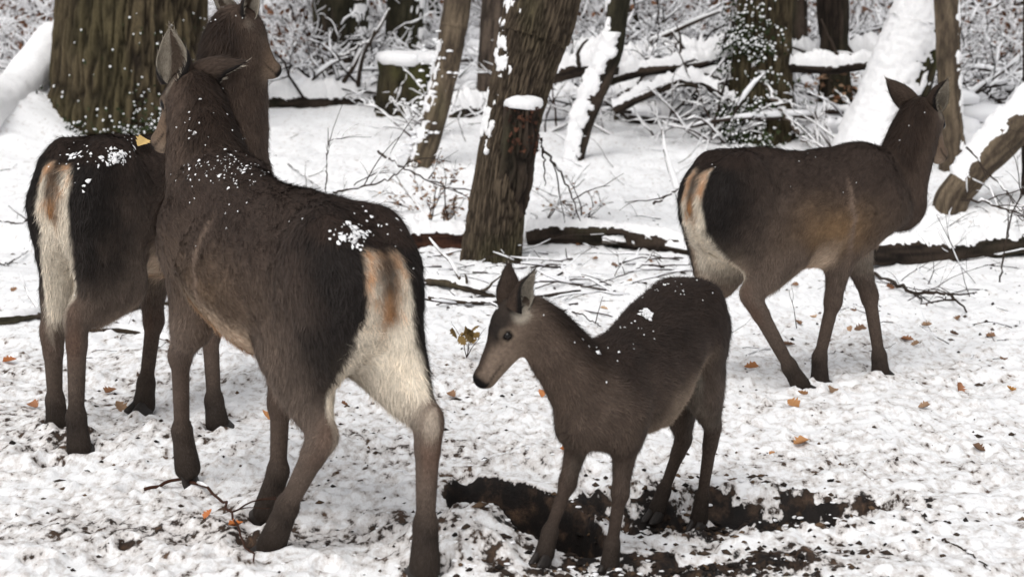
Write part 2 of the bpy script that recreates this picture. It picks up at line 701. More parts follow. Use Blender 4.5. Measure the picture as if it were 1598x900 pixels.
def snow_line(mb, path, r, rs, cover=0.7, thick=1.1):
    """snow resting along the top of a twig"""
    n = len(path)
    rad = np.interp(np.arange(n), [0, n - 1], r) if np.ndim(r) else np.full(n, r)
    d = np.gradient(path, axis=0)
    st = np.abs(d[:, 2]) / (np.linalg.norm(d, axis=1) + 1e-9)
    i = 0
    while i < n - 1:
        if rs.random() < cover and st[i] < 0.88:
            j = min(n - 1, i + rs.integers(2, 5))
            if j - i >= 1:
                seg = path[i:j + 1]
                rr = rad[i:j + 1] * thick + 0.003
                rr = rr * rs.uniform(0.8, 1.3, len(rr))
                rr[0] *= 0.6
                rr[-1] *= 0.5
                mb.tube(seg + np.array([0, 0, 1.0]) * (rad[i:j + 1] * 0.5 + rr * 0.55)[:, None], rr, 5, 1.0, True, SNOW_C)
            i = j
        else:
            i += 1


def grow(mb, sm, rs, p, d, L, r, depth, cover=0.7, thick=1.1, sides=5, kids=(3, 5), leaves=0, lmb=None, wig=0.28, col=None):
    path = twig_path(rs, p, d, L, 6 if depth else 4, 0.2, wig)
    c = (TWIG_C if col is None else col) * rs.uniform(0.7, 1.25)
    mb.tube(path, np.linspace(r, r * 0.45, len(path)), sides, 1.0, False, c)
    if sm is not None:
        snow_line(sm, path, (r, r * 0.5), rs, cover, thick)
    if leaves and lmb is not None:
        for _ in range(leaves):
            if rs.random() < 0.6:
                q = path[rs.integers(1, len(path))] + rs.normal(0, 0.01, 3)
                add_leaf(lmb, q, rs, 0.035)
    if depth:
        for _ in range(rs.integers(*kids)):
            i = rs.integers(1, len(path))
            dd = unit_(path[i] - path[i - 1])
            nd = unit_(dd + rs.normal(0, 0.55, 3))
            grow(mb, sm, rs, path[i], nd, L * rs.uniform(0.35, 0.65), r * 0.55, depth - 1, cover, thick, max(3, sides - 1), kids, leaves, lmb, wig, col)


def add_leaf(mb, p, rs, L, col=None, nrm=None, curl=0.5):
    """lobed, slightly curled oak leaf"""
    c = LEAF_RUST[rs.integers(len(LEAF_RUST))] * rs.uniform(0.7, 1.2) if col is None else col
    n = unit_(rs.normal(0, 0.45, 3) + np.array([0, 0, 1.0])) if nrm is None else unit_(nrm)
    a = unit_(np.cross(n, rs.normal(0, 1, 3)))
    b = np.cross(n, a)
    t = np.linspace(0, 1, 11)
    w = (0.05 + 0.30 * np.sin(math.pi * t ** 0.8)) * (1 + 0.30 * np.cos(t * 26))
    w[0] = 0.02
    w[-1] = 0.03
    ben = curl * rs.uniform(0.3, 1.2)
    tw_ = rs.uniform(-0.6, 0.6)
    rows = []
    for ti, wi in zip(t, w):
        for s_ in (-1, 0, 1):
            h = ben * (ti - 0.5) ** 2 * 0.9 + abs(s_) * wi * (0.5 + 0.5 * ben) + s_ * wi * tw_ * ti
            rows.append(p + (a * (ti - 0.5) + b * s_ * wi + n * h) * L)
    q = []
    for i in range(10):
        for j in range(2):
            k = i * 3 + j
            q.append((k, k + 1, k + 4, k + 3))
    cc = np.array([c * (1.0 if (k % 3) != 1 else 0.8) for k in range(33)])
    mb.add(np.array(rows), np.array(q), None, cc)


def small_leaf(mb, p, n, L, c, rs):
    """ivy leaf: a small folded five-point blade"""
    n = unit_(n)
    a = unit_(np.cross(n, rs.normal(0, 1, 3)))
    b = np.cross(n, a)
    v = [p - a * 0.3 * L, p - b * 0.5 * L + n * 0.12 * L, p + a * 0.1 * L - b * 0.28 * L, p + a * 0.65 * L + n * 0.05 * L, p + a * 0.1 * L + b * 0.28 * L, p + b * 0.5 * L + n * 0.12 * L]
    mb.add(np.array(v), None, [(0, 2, 1), (0, 3, 2), (0, 4, 3), (0, 5, 4)], c)


def snow_dab(mb, p, sz, rs, n=None, flat_=0.6):
    n = np.array([0, 0, 1.0]) if n is None else unit_(n)
    a = unit_(np.cross(n, rs.normal(0, 1, 3)))
    b = np.cross(n, a)
    ns = 7
    aa = np.arange(ns) * 2 * math.pi / ns
    jag = rs.uniform(0.55, 1.35, ns)
    rows = []
    for h, rr in ((-0.35, 0.8), (0.15, 1.0), (0.6, 0.7)):
        rows.append(p + n * h * sz * flat_ + (np.outer(np.cos(aa) * jag * rr, a) + np.outer(np.sin(aa) * jag * rr, b)) * sz)
    v = np.vstack(rows + [(p + n * sz * flat_)[None]])
    q = [(i * ns + j, i * ns + (j + 1) % ns, (i + 1) * ns + (j + 1) % ns, (i + 1) * ns + j) for i in range(2) for j in range(ns)]
    t = [(2 * ns + j, 2 * ns + (j + 1) % ns, 3 * ns) for j in range(ns)]
    mb.add(v, q, t, SNOW_C)


def ivy(g, parent, origin, rs, n, rowsel, direction=None, spread=0.1, snow=0.45, size=0.06):
    """ivy leaves clinging to a trunk with snow caught on them"""
    V, N = g[0], g[1]
    m = MB()
    rings, sides = g[2].shape
    w = np.ones((rings, sides))
    if direction is not None:
        w = np.clip(N @ unit_(direction) + 0.25, 0, 1) ** 1.5
    w = w * rowsel[:, None] * (0.1 + sstep(0.42, 0.6, fbm(V.reshape(-1, 3) * 4, 3, 77).reshape(rings, sides)))
    w = w.ravel() / w.sum()
    ids = rs.choice(rings * sides, n, p=w)
    vv, nn = V.reshape(-1, 3), N.reshape(-1, 3)
    for i in ids:
        p = vv[i] + nn[i] * rs.uniform(0.01, spread) + rs.normal(0, 0.015, 3)
        small_leaf(m, p, nn[i] + rs.normal(0, 0.5, 3) + np.array([0, 0, 0.5]), size * rs.uniform(0.6, 1.2), np.array(lin(46, 54, 32)) * rs.uniform(0.5, 1.3), rs)
        if rs.random() < snow:
            snow_dab(m, p + nn[i] * 0.015 + np.array([0, 0, 0.012]), size * rs.uniform(0.10, 0.30), rs, nn[i] + np.array([0, 0, 0.5]))
    return m.build('ivy', leafy_mat.m, parent, False, 'stuff', origin)


def tree(name, label, pts, y=None, kind='oak', sides=48, rings=70, ridge=0.02, rfreq=14, lump=0.03, flare=0.05, seed=0, moss=0.4, y2=None, extend=5.0, snow=None, group=None, base_uv=None):
    """a standing trunk; pts run from its foot upwards in photo columns"""
    if y is None:
        y = gp(pts[0][0], pts[0][1])[1]
    P, r = px_path(pts, y, y2, extend)
    root = P[0].copy()
    P = np.vstack([P[0] - np.array([0, 0, 0.25]) - (P[1] - P[0]) * 0.02, P])
    r = np.append(r[0] * 1.05, r)
    t = thing(name, label, 'tree', root, 0, group)
    g = limb(P, r, sides, rings, ridge, rfreq, lump, flare, seed)
    limb_mesh('trunk', g, bark_mat, t, kind, seed, moss, True, None, root)
    if snow:
        for k, (d, amount, depth, lo, hi) in enumerate(snow):
            th = side_snow(g, d, amount, depth, seed + 31 + k)
            zz = g[0][..., 2].mean(1)
            th = np.where(((zz > root[2] + lo) & (zz < root[2] + hi))[:, None], th, -0.01)
            shell('snow', g, th, t, None, root)['kind'] = 'stuff'
    return t, g, root, y


def log(name, label, ends, r, kind='dark', snow=(0.75, 0.06), sides=26, rings=60, seed=0, bend=0.05, ridge=0.012, moss=0.4, group=None, cat='log', stubs=0, taper=0.8, on_ground=True, rfreq=16):
    """a fallen limb between points; snow = (how far round, depth)"""
    E = np.array(ends, float)
    if len(E) == 2:
        rs = np.random.default_rng(seed)
        L = np.linalg.norm(E[1] - E[0])
        m1 = E[0] * 0.66 + E[1] * 0.34 + rs.normal(0, bend, 3) * L * 0.3 * np.array([1, 1, 0.5])
        m2 = E[0] * 0.33 + E[1] * 0.67 + rs.normal(0, bend, 3) * L * 0.3 * np.array([1, 1, 0.5])
        E = np.array([E[0], m1, m2, E[1]])
    rr = np.linspace(r, r * taper, len(E))
    root = E[0] - np.array([0, 0, r])
    t = thing(name, label, cat, root, 0, group)
    g = limb(E, rr, sides, rings, ridge, rfreq, r * 0.35, 0, seed)
    limb_mesh('wood', g, bark_mat, t, kind, seed, moss, True, None, root)
    if snow:
        shell('snow', g, top_snow(g, snow[0], snow[1], seed + 3), t, None, root, 0.75)['kind'] = 'stuff'
    rs = np.random.default_rng(seed + 50)
    for _ in range(stubs):
        i = rs.integers(5, rings - 5)
        d = unit_(np.array([rs.normal(0, 0.6), rs.normal(-0.3, 0.6), rs.uniform(0.1, 0.8)]))
        m = MB()
        c = np.array(BARKS[kind][0]) * 0.8
        p = twig_path(rs, g[4][i], d, rs.uniform(4, 12) * r, 6)
        m.tube(p, np.linspace(r * 0.3, r * 0.12, 7), 7, 1, True, c)
        m.build('branch_stub', leafy_mat.m, t, True, None, root)
        s2 = MB()
        snow_line(s2, p, (r * 0.3, r * 0.15), rs, 0.8, 1.0)
        s2.build('snow', snow_mat.m, t, True, 'stuff', root)
    return t

# ---------------------------------------------------------------- the wood
rsT = np.random.default_rng(11)

# the wide oak at the left
oak_pts = [(204, 205, 262), (204, 180, 252), (205, 120, 240), (205, 60, 232), (206, 0, 226)]
t, g, root, OAK_Y = tree('oak_tree', 'wide oak trunk with deep furrowed bark behind the two left deer', oak_pts, None, 'oak', 420, 240, 0.055, 17, 0.05, 0.10, 1, 0.75)
zz = g[0][..., 2].mean(1) - root[2]
ivy(g, t, root, rsT, 900, np.exp(-np.clip(zz, 0, 9) / 0.16), (0, -1, 0), 0.16, 0.6, 0.05)
ivy(g, t, root, rsT, 110, ((zz > 0) & (zz < 1.6)).astype(float), (0.85, -0.5, 0), 0.08, 0.8, 0.035)

# the crooked tree in the middle, with its rotten stub
mid_pts = [(768, 402, 88), (775, 332, 84), (785, 260, 80), (799, 190, 86), (813, 130, 92), (832, 60, 102), (852, -10, 110)]
t, g, root, MID_Y = tree('crooked_tree', 'crooked leaning tree in the middle with a broken stub under a snow cap', mid_pts, None, 'brown', 300, 240, 0.020, 58, 0.03, 0.05, 2, 0.45,
                         snow=[((-0.95, -0.25, 0.25), 0.12, 0.024, 0.70, 2.2)])
# the stub: an old broken limb, rotten and frayed
sp0 = at(800, 250, MID_Y - 0.10)
stub_p = np.array([at(796, 330, MID_Y - 0.02), at(803, 270, MID_Y - 0.10), at(811, 215, MID_Y - 0.17), at(815, 168, MID_Y - 0.20)])
gs = limb(stub_p, np.array([0.10, 0.115, 0.118, 0.112]), 90, 90, 0.04, 26, 0.05, 0, 44)
limb_mesh('broken_stub', gs, bark_mat, t, 'dark', 44, 0.3, True, 'dark', root)
cap = MB()
c0 = stub_p[-1] + np.array([0, 0, 0.0])
ns = 26
aa = np.arange(ns) * 2 * math.pi / ns
jg = 1 + 0.10 * np.sin(aa * 3 + 1) + 0.06 * np.sin(aa * 5)
rows = [c0 + np.stack([np.cos(aa) * jg * 0.122 * k, np.sin(aa) * jg * 0.122 * k, np.full(ns, h)], -1) for k, h in ((0.94, -0.006), (1.02, 0.008), (1.03, 0.035), (0.97, 0.055), (0.7, 0.068), (0.35, 0.075))]
rows = [r_ + np.outer(np.sin(aa * 2) * 0.008, (0, 0, 1)) for r_ in rows]
cv = np.vstack(rows + [(c0 + (0, 0, 0.078))[None]])
cap.add(cv, [(i * ns + j, i * ns + (j + 1) % ns, (i + 1) * ns + (j + 1) % ns, (i + 1) * ns + j) for i in range(5) for j in range(ns)], [(5 * ns + j, 5 * ns + (j + 1) % ns, 6 * ns) for j in range(ns)])
cap.build('snow_cap', snow_mat.m, t, True, None, root)
fr = MB()
for _ in range(90):
    a = rsT.uniform(-2.6, 0.6)
    zt = rsT.uniform(0.0, 0.30)
    p = stub_p[-1] + np.array([math.cos(a) * 0.118, math.sin(a) * 0.118, -zt])
    small_leaf(fr, p, (math.cos(a), math.sin(a), 0.2), rsT.uniform(0.015, 0.045), np.array(lin(72, 46, 34)) * rsT.uniform(0.2, 1.3), rsT)
fr.build('rotten_bark_flakes', leafy_mat.m, t, False, 'stuff', root)
for k in range(7):      # bracket fungus and flaps on the right of the trunk below the stub
    pass

# standing trunks farther back: foot first
tree('dark_tree', 'dark upright trunk standing right of the wide oak', [(535, 122, 96), (534, 70, 86), (532, 0, 84)], None, 'dark', 80, 90, 0.03, 16, 0.04, 0.06, 3, 0.5, snow=[((0.9, -0.4, 0.2), 0.12, 0.03, 0, 2)])
tree('dark_tree', 'dark trunk rising behind the snow-capped mossy stump', [(632, 118, 62), (632, 60, 58), (635, 0, 60)], None, 'dark', 60, 80, 0.025, 16, 0.04, 0.05, 4, 0.5, snow=[((0.9, -0.3, 0.1), 0.2, 0.03, 0, 2)])
t, g, root, SL_Y = tree('slender_tree', 'slender brown tree bending left, snow stuck to its left side', [(655, 262, 40), (668, 220, 36), (684, 165, 36), (698, 100, 40), (708, 40, 42), (714, -5, 42)], None, 'tan', 50, 120, 0.008, 18, 0.025, 0.03, 5, 0.4,
     snow=[((-0.9, -0.35, 0.3), 0.15, 0.04, 0.0, 1.1)])
m = MB()
for _ in range(420):        # snow-laden climber on its left side
    q = g[0].reshape(-1, 3)[rsT.integers(0, g[0].shape[0] * g[0].shape[1])]
    if q[2] - root[2] < 1.15:
        snow_dab(m, q + np.array([-abs(rsT.normal(0, 0.11)), rsT.normal(-0.03, 0.05), rsT.normal(0, 0.03)]), rsT.uniform(0.008, 0.035), rsT)
m.build('snow', leafy_mat.m, t, True, 'stuff', root)
tree('thin_tree', 'thin trunk half hidden just left of the crooked tree', [(764, 150, 40), (768, 60, 40), (774, -5, 42)], 19.5, 'grey', 40, 60, 0.012, 16, 0.03, 0.03, 6, 0.4)
t, g, root, Y_ = tree('forked_tree', 'thin crooked trunk right of the crooked tree, white with stuck snow', [(897, 252, 26), (905, 205, 32), (922, 155, 38), (944, 105, 40), (958, 60, 36), (966, -5, 34)], None, 'dark', 50, 120, 0.010, 16, 0.03, 0.03, 7, 0.4,
     snow=[((-0.7, -0.65, 0.3), 0.55, 0.05, -0.1, 1.15), ((-0.7, -0.2, 0.5), 0.15, 0.04, 0.9, 2.2)])
t, g, root, Y_ = tree('ivy_tree', 'thick trunk with snow-dusted ivy climbing its left side', [(1186, 215, 112), (1188, 170, 98), (1190, 90, 92), (1194, 0, 88)], None, 'oak', 180, 160, 0.03, 30, 0.04, 0.08, 8, 0.6)
zz = g[0][..., 2].mean(1) - root[2]
ivy(g, t, root, rsT, 1500, ((zz > 0) & (zz < 1.9)).astype(float), (-0.85, -0.5, 0), 0.16, 0.7, 0.05)
ivy(g, t, root, rsT, 500, np.exp(-np.clip(zz, 0, 9) / 0.22), (0, -1, 0), 0.3, 0.6, 0.055)
tree('thin_tree', 'thin dark trunk close behind the ivy-covered tree', [(1247, 112, 30), (1247, 60, 27), (1246, 0, 26)], None, 'dark', 40, 60, 0.014, 16, 0.03, 0.03, 9, 0.4)
t, g, root, Y_ = tree('dark_tree', 'straight dark trunk between the ivy tree and the white leaning trunk', [(1306, 182, 56), (1303, 130, 46), (1301, 60, 45), (1299, 0, 46)], None, 'dark', 60, 80, 0.02, 16, 0.03, 0.06, 10, 0.5)
m = MB()
for _ in range(120):
    a = rsT.uniform(0, 6.28)
    p = root + np.array([math.cos(a) * rsT.uniform(0.1, 0.35), -abs(math.sin(a)) * rsT.uniform(0.15, 0.3), rsT.uniform(0.0, 0.45)])
    add_leaf(m, p, rsT, 0.06, None, None, 0.6)
tag(m.build('withered_leaves', leafy_mat.m, None, False, 'stuff'), 'withered brown leaves clustered at the foot of a straight dark trunk', 'leaves')
# the leaning trunk plastered with snow
t, g, root, LW_Y = tree('leaning_tree', 'leaning trunk plastered white with snow, mossy on its right edge', [(1368, 240, 118), (1392, 170, 104), (1415, 100, 96), (1436, 40, 92), (1452, -5, 90)], None, 'moss', 80, 130, 0.015, 14, 0.04, 0.08, 12, 0.8,
     snow=[((-0.80, -0.55, 0.3), 0.92, 0.06, -0.2, 4)])
tree('slender_tree', 'slender smooth brown trunk beside the white leaning trunk', [(1487, 255, 42), (1483, 180, 37), (1480, 90, 37), (1477, 0, 38)], 15.6, 'tan', 50, 100, 0.006, 16, 0.02, 0.03, 13, 0.35, snow=[((0.9, -0.2, 0.2), 0.22, 0.015, 0, 2)])
# the trunk leaning out to the right over the long log
lp = gp(1486, 332)
t, g, root, _ = tree('leaning_tree', 'grey trunk slanting up to the right edge with snow along its top', [(1483, 322, 52), (1497, 296, 50), (1530, 256, 52), (1600, 178, 60), (1680, 92, 62)], lp[1] + 0.12, 'tan', 60, 120, 0.012, 20, 0.03, 0.0, 14, 0.3, extend=2.0)
shell('snow', g, top_snow(g, 0.72, 0.075, 60) * (g[0][..., 2].mean(1) - root[2] > 0.18)[:, None], t, None, root, 0.7)
tree('thin_tree', 'thin trunk cut by the right edge of the view', [(1604, 308, 20), (1603, 240, 18), (1604, 150, 18)], None, 'dark', 24, 40, 0.008, 16, 0.02, 0.02, 15, 0.3)

# slim trunks deep in the thicket, alike
FAR_LABEL = 'slim dark trunk far back in the snowy thicket'
rsF = np.random.default_rng(5)
for u, w, dep in ((30, 14, 30), (62, 10, 34), (388, 12, 33), (452, 16, 29), (478, 9, 35), (590, 12, 31), (676, 20, 26), (742, 10, 33), (900, 22, 27), (1012, 12, 31), (1048, 9, 36), (1092, 16, 29), (1130, 10, 34),
                  (1270, 10, 33), (1345, 12, 31), (1378, 9, 35), (1520, 20, 27), (1556, 11, 32), (1588, 24, 26), (988, 26, 24)):
    b = at(u, 50, dep)
    zb = float(macro_z(np.array([b[0]]), np.array([b[1]]))[0])
    vb = pix((b[0], b[1], zb))[1]
    lean = rsF.normal(0, 14)
    tree('slim_tree', FAR_LABEL, [(u, vb, w * 1.2), (u + lean * 0.4, vb - 70, w), (u + lean, vb - 160, w)], dep, 'dark', 16, 30, 0.012, 14, 0.03, 0.03, int(u), 0.4, extend=4.0, snow=[((-0.8, -0.4, 0.2), 0.15, 0.03, 0, 3)], group='slim trunks deep in the thicket')

# ---------------------------------------------------------------- fallen wood
def gl(u, v, r):
    """centre of a limb of radius r lying on the ground with its lower edge at this pixel"""
    p = gp(u, v)
    return p + np.array([0, 0.5 * r, r * 0.85])


log('fallen_log', 'long straight fallen log behind the walking deer, running to the right edge', [gl(1236, 408, .095), gl(1420, 412, .1), gl(1590, 404, .1), gl(1760, 398, .1)], 0.098, 'dark', (0.50, 0.07), 30, 160, 21, moss=0.7, stubs=0)
log('fallen_log', 'dark fallen log running from behind the crooked tree towards the walking deer', [gl(826, 376, .08), gl(905, 384, .09), gl(1000, 392, .09), gl(1105, 400, .085)], 0.09, 'dark', (0.5, 0.05), 30, 120, 22, moss=0.4, stubs=2)
log('fallen_log', 'reddish rotting log between the largest deer and the crooked tree', [gl(590, 384, .075), gl(650, 384, .08), gl(725, 380, .075)], 0.10, 'rot', (0.5, 0.07), 30, 80, 23, moss=0.3)
sb = gp(638, 172)
root = sb.copy()
t = thing('mossy_stump', 'mossy broad tree stump under a flat snow cap, behind the slender tree', 'stump', root)
top_s = at(640, 97, sb[1])
sr = 49 * sb[1] / FPX
g = limb(np.array([sb - (0, 0, 0.15), sb * 0.5 + top_s * 0.5, top_s]), np.array([sr * 1.12, sr * 0.98, sr]), 90, 60, 0.03, 18, 0.05, 0.04, 24)
limb_mesh('wood', g, bark_mat, t, 'moss', 24, 0.8, True, None, root)
aa = np.arange(40) * 2 * math.pi / 40
jg = 1 + 0.05 * np.sin(aa * 3 + 1) + 0.04 * np.sin(aa * 7)
rows = [top_s + np.stack([np.cos(aa) * jg * sr * k, np.sin(aa) * jg * sr * k, h + 0.012 * np.sin(aa * 2 + 1)], -1) for k, h in ((1.0, -0.03), (1.10, 0.0), (1.12, 0.05), (1.05, 0.09), (0.8, 0.108), (0.4, 0.115))]
cap = MB()
cap.add(np.vstack(rows + [(top_s + (0, 0, 0.118))[None]]), [(i * 40 + k, i * 40 + (k + 1) % 40, (i + 1) * 40 + (k + 1) % 40, (i + 1) * 40 + k) for i in range(5) for k in range(40)], [(200 + k, 200 + (k + 1) % 40, 240) for k in range(40)])
cap.build('snow_cap', snow_mat.m, t, True, None, root)
log('snowy_log', 'low snow-covered log left of the mossy stump', [gl(418, 166, .06), gl(500, 164, .07), gl(595, 158, .07)], 0.10, 'dark', (0.68, 0.14), 24, 70, 25, stubs=3)
log('snowy_log', 'thin white log lying behind the low log near the dark upright trunk', [gl(428, 146, .05), gl(520, 146, .05), gl(612, 120, .06)], 0.08, 'dark', (0.68, 0.14), 22, 60, 26, stubs=3)
log('snowy_log', 'short dark log tucked close left of the crooked tree', [gl(700, 182, .06), gl(770, 176, .07)], 0.10, 'dark', (0.68, 0.12), 22, 40, 27, stubs=1)
log('snowy_log', 'thick dark log just right of the crooked tree', [gl(852, 186, .11), gl(930, 170, .10)], 0.11, 'dark', (0.68, 0.14), 26, 50, 28, stubs=2)
log('snowy_log', 'raised log with thick snow between the crooked and forked trees', [at(868, 100, 19.6), at(930, 96, 19.4), at(1000, 104, 19.3)], 0.11, 'dark', (0.68, 0.15), 24, 60, 29, stubs=3)
log('snowy_log', 'raised snowy limb reaching left from the ivy-covered tree', [at(985, 106, 19.0), at(1060, 98, 18.8), at(1150, 82, 18.7)], 0.09, 'dark', (0.68, 0.16), 24, 70, 30, stubs=4)
log('snowy_log', 'curved snow-covered limb below the raised limb, left of the ivy tree', [at(965, 150, 18.4), at(1020, 128, 18.3), at(1080, 112, 18.3), at(1140, 130, 18.2)], 0.07, 'dark', (0.68, 0.14), 22, 70, 31, stubs=4)
log('snowy_log', 'low snowy branch pile limb near the ivy tree foot', [gl(960, 190, .05), gl(1040, 188, .05), gl(1130, 170, .05)], 0.07, 'dark', (0.68, 0.14), 22, 60, 32, stubs=5)
log('snowy_log', 'straight snowy limb reaching right from the ivy tree to the white leaning trunk', [at(1228, 92, 19.2), at(1300, 96, 19.2), at(1380, 90, 19.2)], 0.10, 'dark', (0.68, 0.16), 24, 60, 33, stubs=2)
log('snowy_log', 'heavy snow-topped limb arching just above the ground left of the ivy tree', [at(958, 172, 17.2), at(1010, 146, 17.2), at(1066, 128, 17.3), at(1112, 140, 17.3), at(1150, 166, 17.2)], 0.05, 'dark', (0.6, 0.10), 24, 90, 36, stubs=3)
log('snowy_log', 'upper snow-topped limb stretching from the forked tree to the ivy tree', [at(930, 132, 17.6), at(1000, 112, 17.6), at(1080, 102, 17.6), at(1160, 84, 17.7)], 0.055, 'dark', (0.6, 0.11), 24, 90, 37, stubs=3)
log('snowy_log', 'short thick snow-topped log between the crooked and forked trees', [at(858, 118, 17.4), at(905, 108, 17.4), at(965, 108, 17.4)], 0.085, 'dark', (0.6, 0.12), 24, 60, 38, stubs=1)
log('snowy_log', 'snow-topped limb crossing in front of the straight dark trunk', [at(1226, 104, 17.3), at(1300, 106, 17.3), at(1384, 98, 17.3)], 0.062, 'dark', (0.6, 0.11), 24, 70, 39, stubs=2)
E_ = np.array([gp(-40, 214) + (0, 0, .08), at(20, 165, OAK_Y - 0.3), at(92, 82, OAK_Y + 0.6)])
root = E_[0] - np.array([0, 0, 0.2])
t = thing('snowy_log', 'leaning log buried in snow beside the wide oak at the left edge', 'log', root)
g = limb(E_, np.array([0.17, 0.16, 0.14]), 40, 70, 0.012, 16, 0.04, 0, 34)
limb_mesh('wood', g, bark_mat, t, 'dark', 34, 0.4, True, None, root)
th = np.clip(g[1][..., 2] + 0.75, 0, 1.2) * 0.15 * (0.75 + 0.5 * fbm(g[0].reshape(-1, 3) * 2.2, 3, 35).reshape(70, 40)) - 0.015
shell('snow', g, th, t, None, root, 0.5)

# smaller fallen branches on the snow
log('branch', 'rotten branch lying behind the head of the smallest deer', [gl(648, 446, .03), gl(720, 458, .035), gl(800, 470, .03)], 0.036, 'brown', (0.55, 0.02), 16, 60, 41, ridge=0.006, stubs=3, cat='branch')
log('branch', 'thin branch beside the rotten branch, half under snow', [gl(670, 470, .015), gl(760, 470, .02), gl(905, 456, .015)], 0.016, 'dark', (0.6, 0.015), 10, 60, 42, ridge=0.003, stubs=3, cat='branch')
log('branch', 'grey branch on the snow at the left edge behind the deer', [gl(-30, 517, .03), gl(30, 512, .03), gl(82, 498, .02)], 0.03, 'grey', (0.55, 0.02), 14, 40, 43, ridge=0.005, stubs=1, cat='branch')
log('branch', 'fallen branch seen between the legs of the left deer', [gl(150, 494, .035), gl(215, 492, .035), gl(300, 478, .03)], 0.036, 'grey', (0.6, 0.025), 16, 50, 44, ridge=0.006, stubs=2, cat='branch')
log('branch', 'dark stick low between the legs of the left deer', [gl(140, 528, .015), gl(200, 522, .018), gl(275, 528, .015)], 0.018, 'dark', (0.6, 0.02), 10, 40, 45, ridge=0.003, stubs=1, cat='branch')
log('branch', 'snowy branch resting in front of the dark log near the walking deer', [gl(940, 388, .02) + (0, -0.08, 0.02), gl(1010, 390, .02) + (0, -.1, 0.05), gl(1092, 402, .02)], 0.022, 'brown', (0.7, 0.03), 12, 50, 46, ridge=0.004, stubs=4, cat='branch')


def wire(name, label, uvs, r, kind='dark', lift=0.01, snow=0.3, forks=3, seed=0, ys=None, cat='twig', flen=0.35):
    """a bare twig: uvs are photo points on the ground (or at distances ys when it arches)"""
    rs = np.random.default_rng(seed)
    if ys is None:
        P = np.array([gp(u, v) + (0, 0, lift + r) for u, v in uvs])
    else:
        P = np.array([at(u, v, y) for (u, v), y in zip(uvs, ys)])
    P = spline(P, 26)
    P[1:-1] += rs.normal(0, r * 0.6, (24, 3))
    m, s = MB(), MB()
    c = np.array(BARKS[kind][0]) * 0.75
    m.tube(P, np.linspace(r, r * 0.4, len(P)), 7, 1, True, c)
    snow_line(s, P, (r, r * 0.5), rs, snow, 0.9)
    for _ in range(forks):
        i = rs.integers(6, 24)
        d = unit_(P[i] - P[i - 1]) + rs.normal(0, 0.5, 3) + np.array([0, 0, 0.25])
        grow(m, s, rs, P[i], d, flen * rs.uniform(0.5, 1.1), r * 0.55, 1, snow, 0.9, 5, (1, 3), 0, None, 0.2, c)
    root = P[0]
    t = thing(name, label, cat, root)
    m.build('stem', leafy_mat.m, t, True, None, root)
    s.build('snow', snow_mat.m, t, True, 'stuff', root)
    return t


wire('twig', 'reddish curved twig sticking up at the feet of the nearest deer', [(225, 760), (290, 752), (345, 786), (368, 830), (396, 905)], 0.0065, 'rot', 0.022, 0.05, 1, 51)
wire('branch', 'dark forked branch on the snow right of the walking deer', [(1352, 416), (1420, 452), (1478, 466), (1508, 490)], 0.013, 'dark', 0.02, 0.1, 4, 52, None, 'branch', 0.5)
wire('twig', 'long bare twig arching in from the right edge above the long log', [(1500, 312), (1560, 322), (1640, 372)], 0.009, 'dark', 0, 0.15, 5, 53, [11.6, 11.5, 11.4], 'twig', 0.6)
wire('twig', 'bare twig rising at the right edge in front of the long log', [(1560, 440), (1570, 380), (1585, 320), (1620, 250)], 0.007, 'dark', 0, 0.1, 6, 54, [10.9, 10.9, 10.9, 10.9], 'twig', 0.5)
wire('twig', 'slanting twig beside the leaning grey trunk at the right', [(1508, 230), (1560, 290), (1605, 330)], 0.008, 'dark', 0, 0.2, 3, 55, [12.2, 12.1, 12.0], 'twig', 0.4)
wire('twig', 'thin twig arching over the snow just behind the smallest deer', [(865, 482), (900, 486), (938, 512)], 0.006, 'dark', 0.01, 0.05, 2, 56, None, 'twig', 0.25)
wire('twig', 'thin twig on the snow above the back of the smallest deer', [(868, 458), (930, 445), (985, 432), (1010, 412)], 0.006, 'dark', 0.01, 0.1, 3, 57, None, 'twig', 0.3)
wire('twig', 'wiry twig standing behind the back of the largest deer', [(520, 300), (560, 292), (610, 278), (640, 250)], 0.008, 'dark', 0, 0.1, 4, 58, [11.3, 11.4, 11.4, 11.5], 'twig', 0.5)
wire('twig', 'upright thin twig behind the neck of the largest deer', [(508, 300), (510, 255), (512, 200)], 0.006, 'dark', 0, 0.1, 3, 59, [11.6, 11.6, 11.6], 'twig', 0.4)
wire('twig', 'crossing twig on the snow behind the withers of the largest deer', [(415, 235), (455, 262), (500, 300)], 0.008, 'dark', 0.01, 0.2, 2, 60, None, 'twig', 0.4)
wire('twig', 'dark twig left of the rump of the walking deer', [(1020, 318), (1050, 300), (1086, 286)], 0.009, 'dark', 0, 0.1, 3, 61, [11.6, 11.5, 11.4], 'twig', 0.5)
wire('twig', 'long twig slanting over the snow towards the crooked tree', [(590, 236), (640, 268), (722, 302)], 0.010, 'dark', 0, 0.15, 3, 62, [13.0, 12.9, 12.8], 'twig', 0.5)
wire('twig', 'arched twig right of the crooked tree', [(846, 232), (880, 280), (906, 345)], 0.010, 'dark', 0, 0.15, 2, 63, [12.8, 12.6, 12.5], 'twig', 0.4)
wire('twig', 'straight thin stem hanging beside the broken stub', [(845, 215), (848, 250), (850, 290)], 0.009, 'dark', 0, 0.1, 0, 64, [12.2, 12.2, 12.2])
wire('twig', 'snow-lined twig slanting across the dark upright trunk', [(500, 112), (535, 88), (585, 62)], 0.02, 'dark', 0, 0.95, 0, 65, [19.5, 19.5, 19.5])
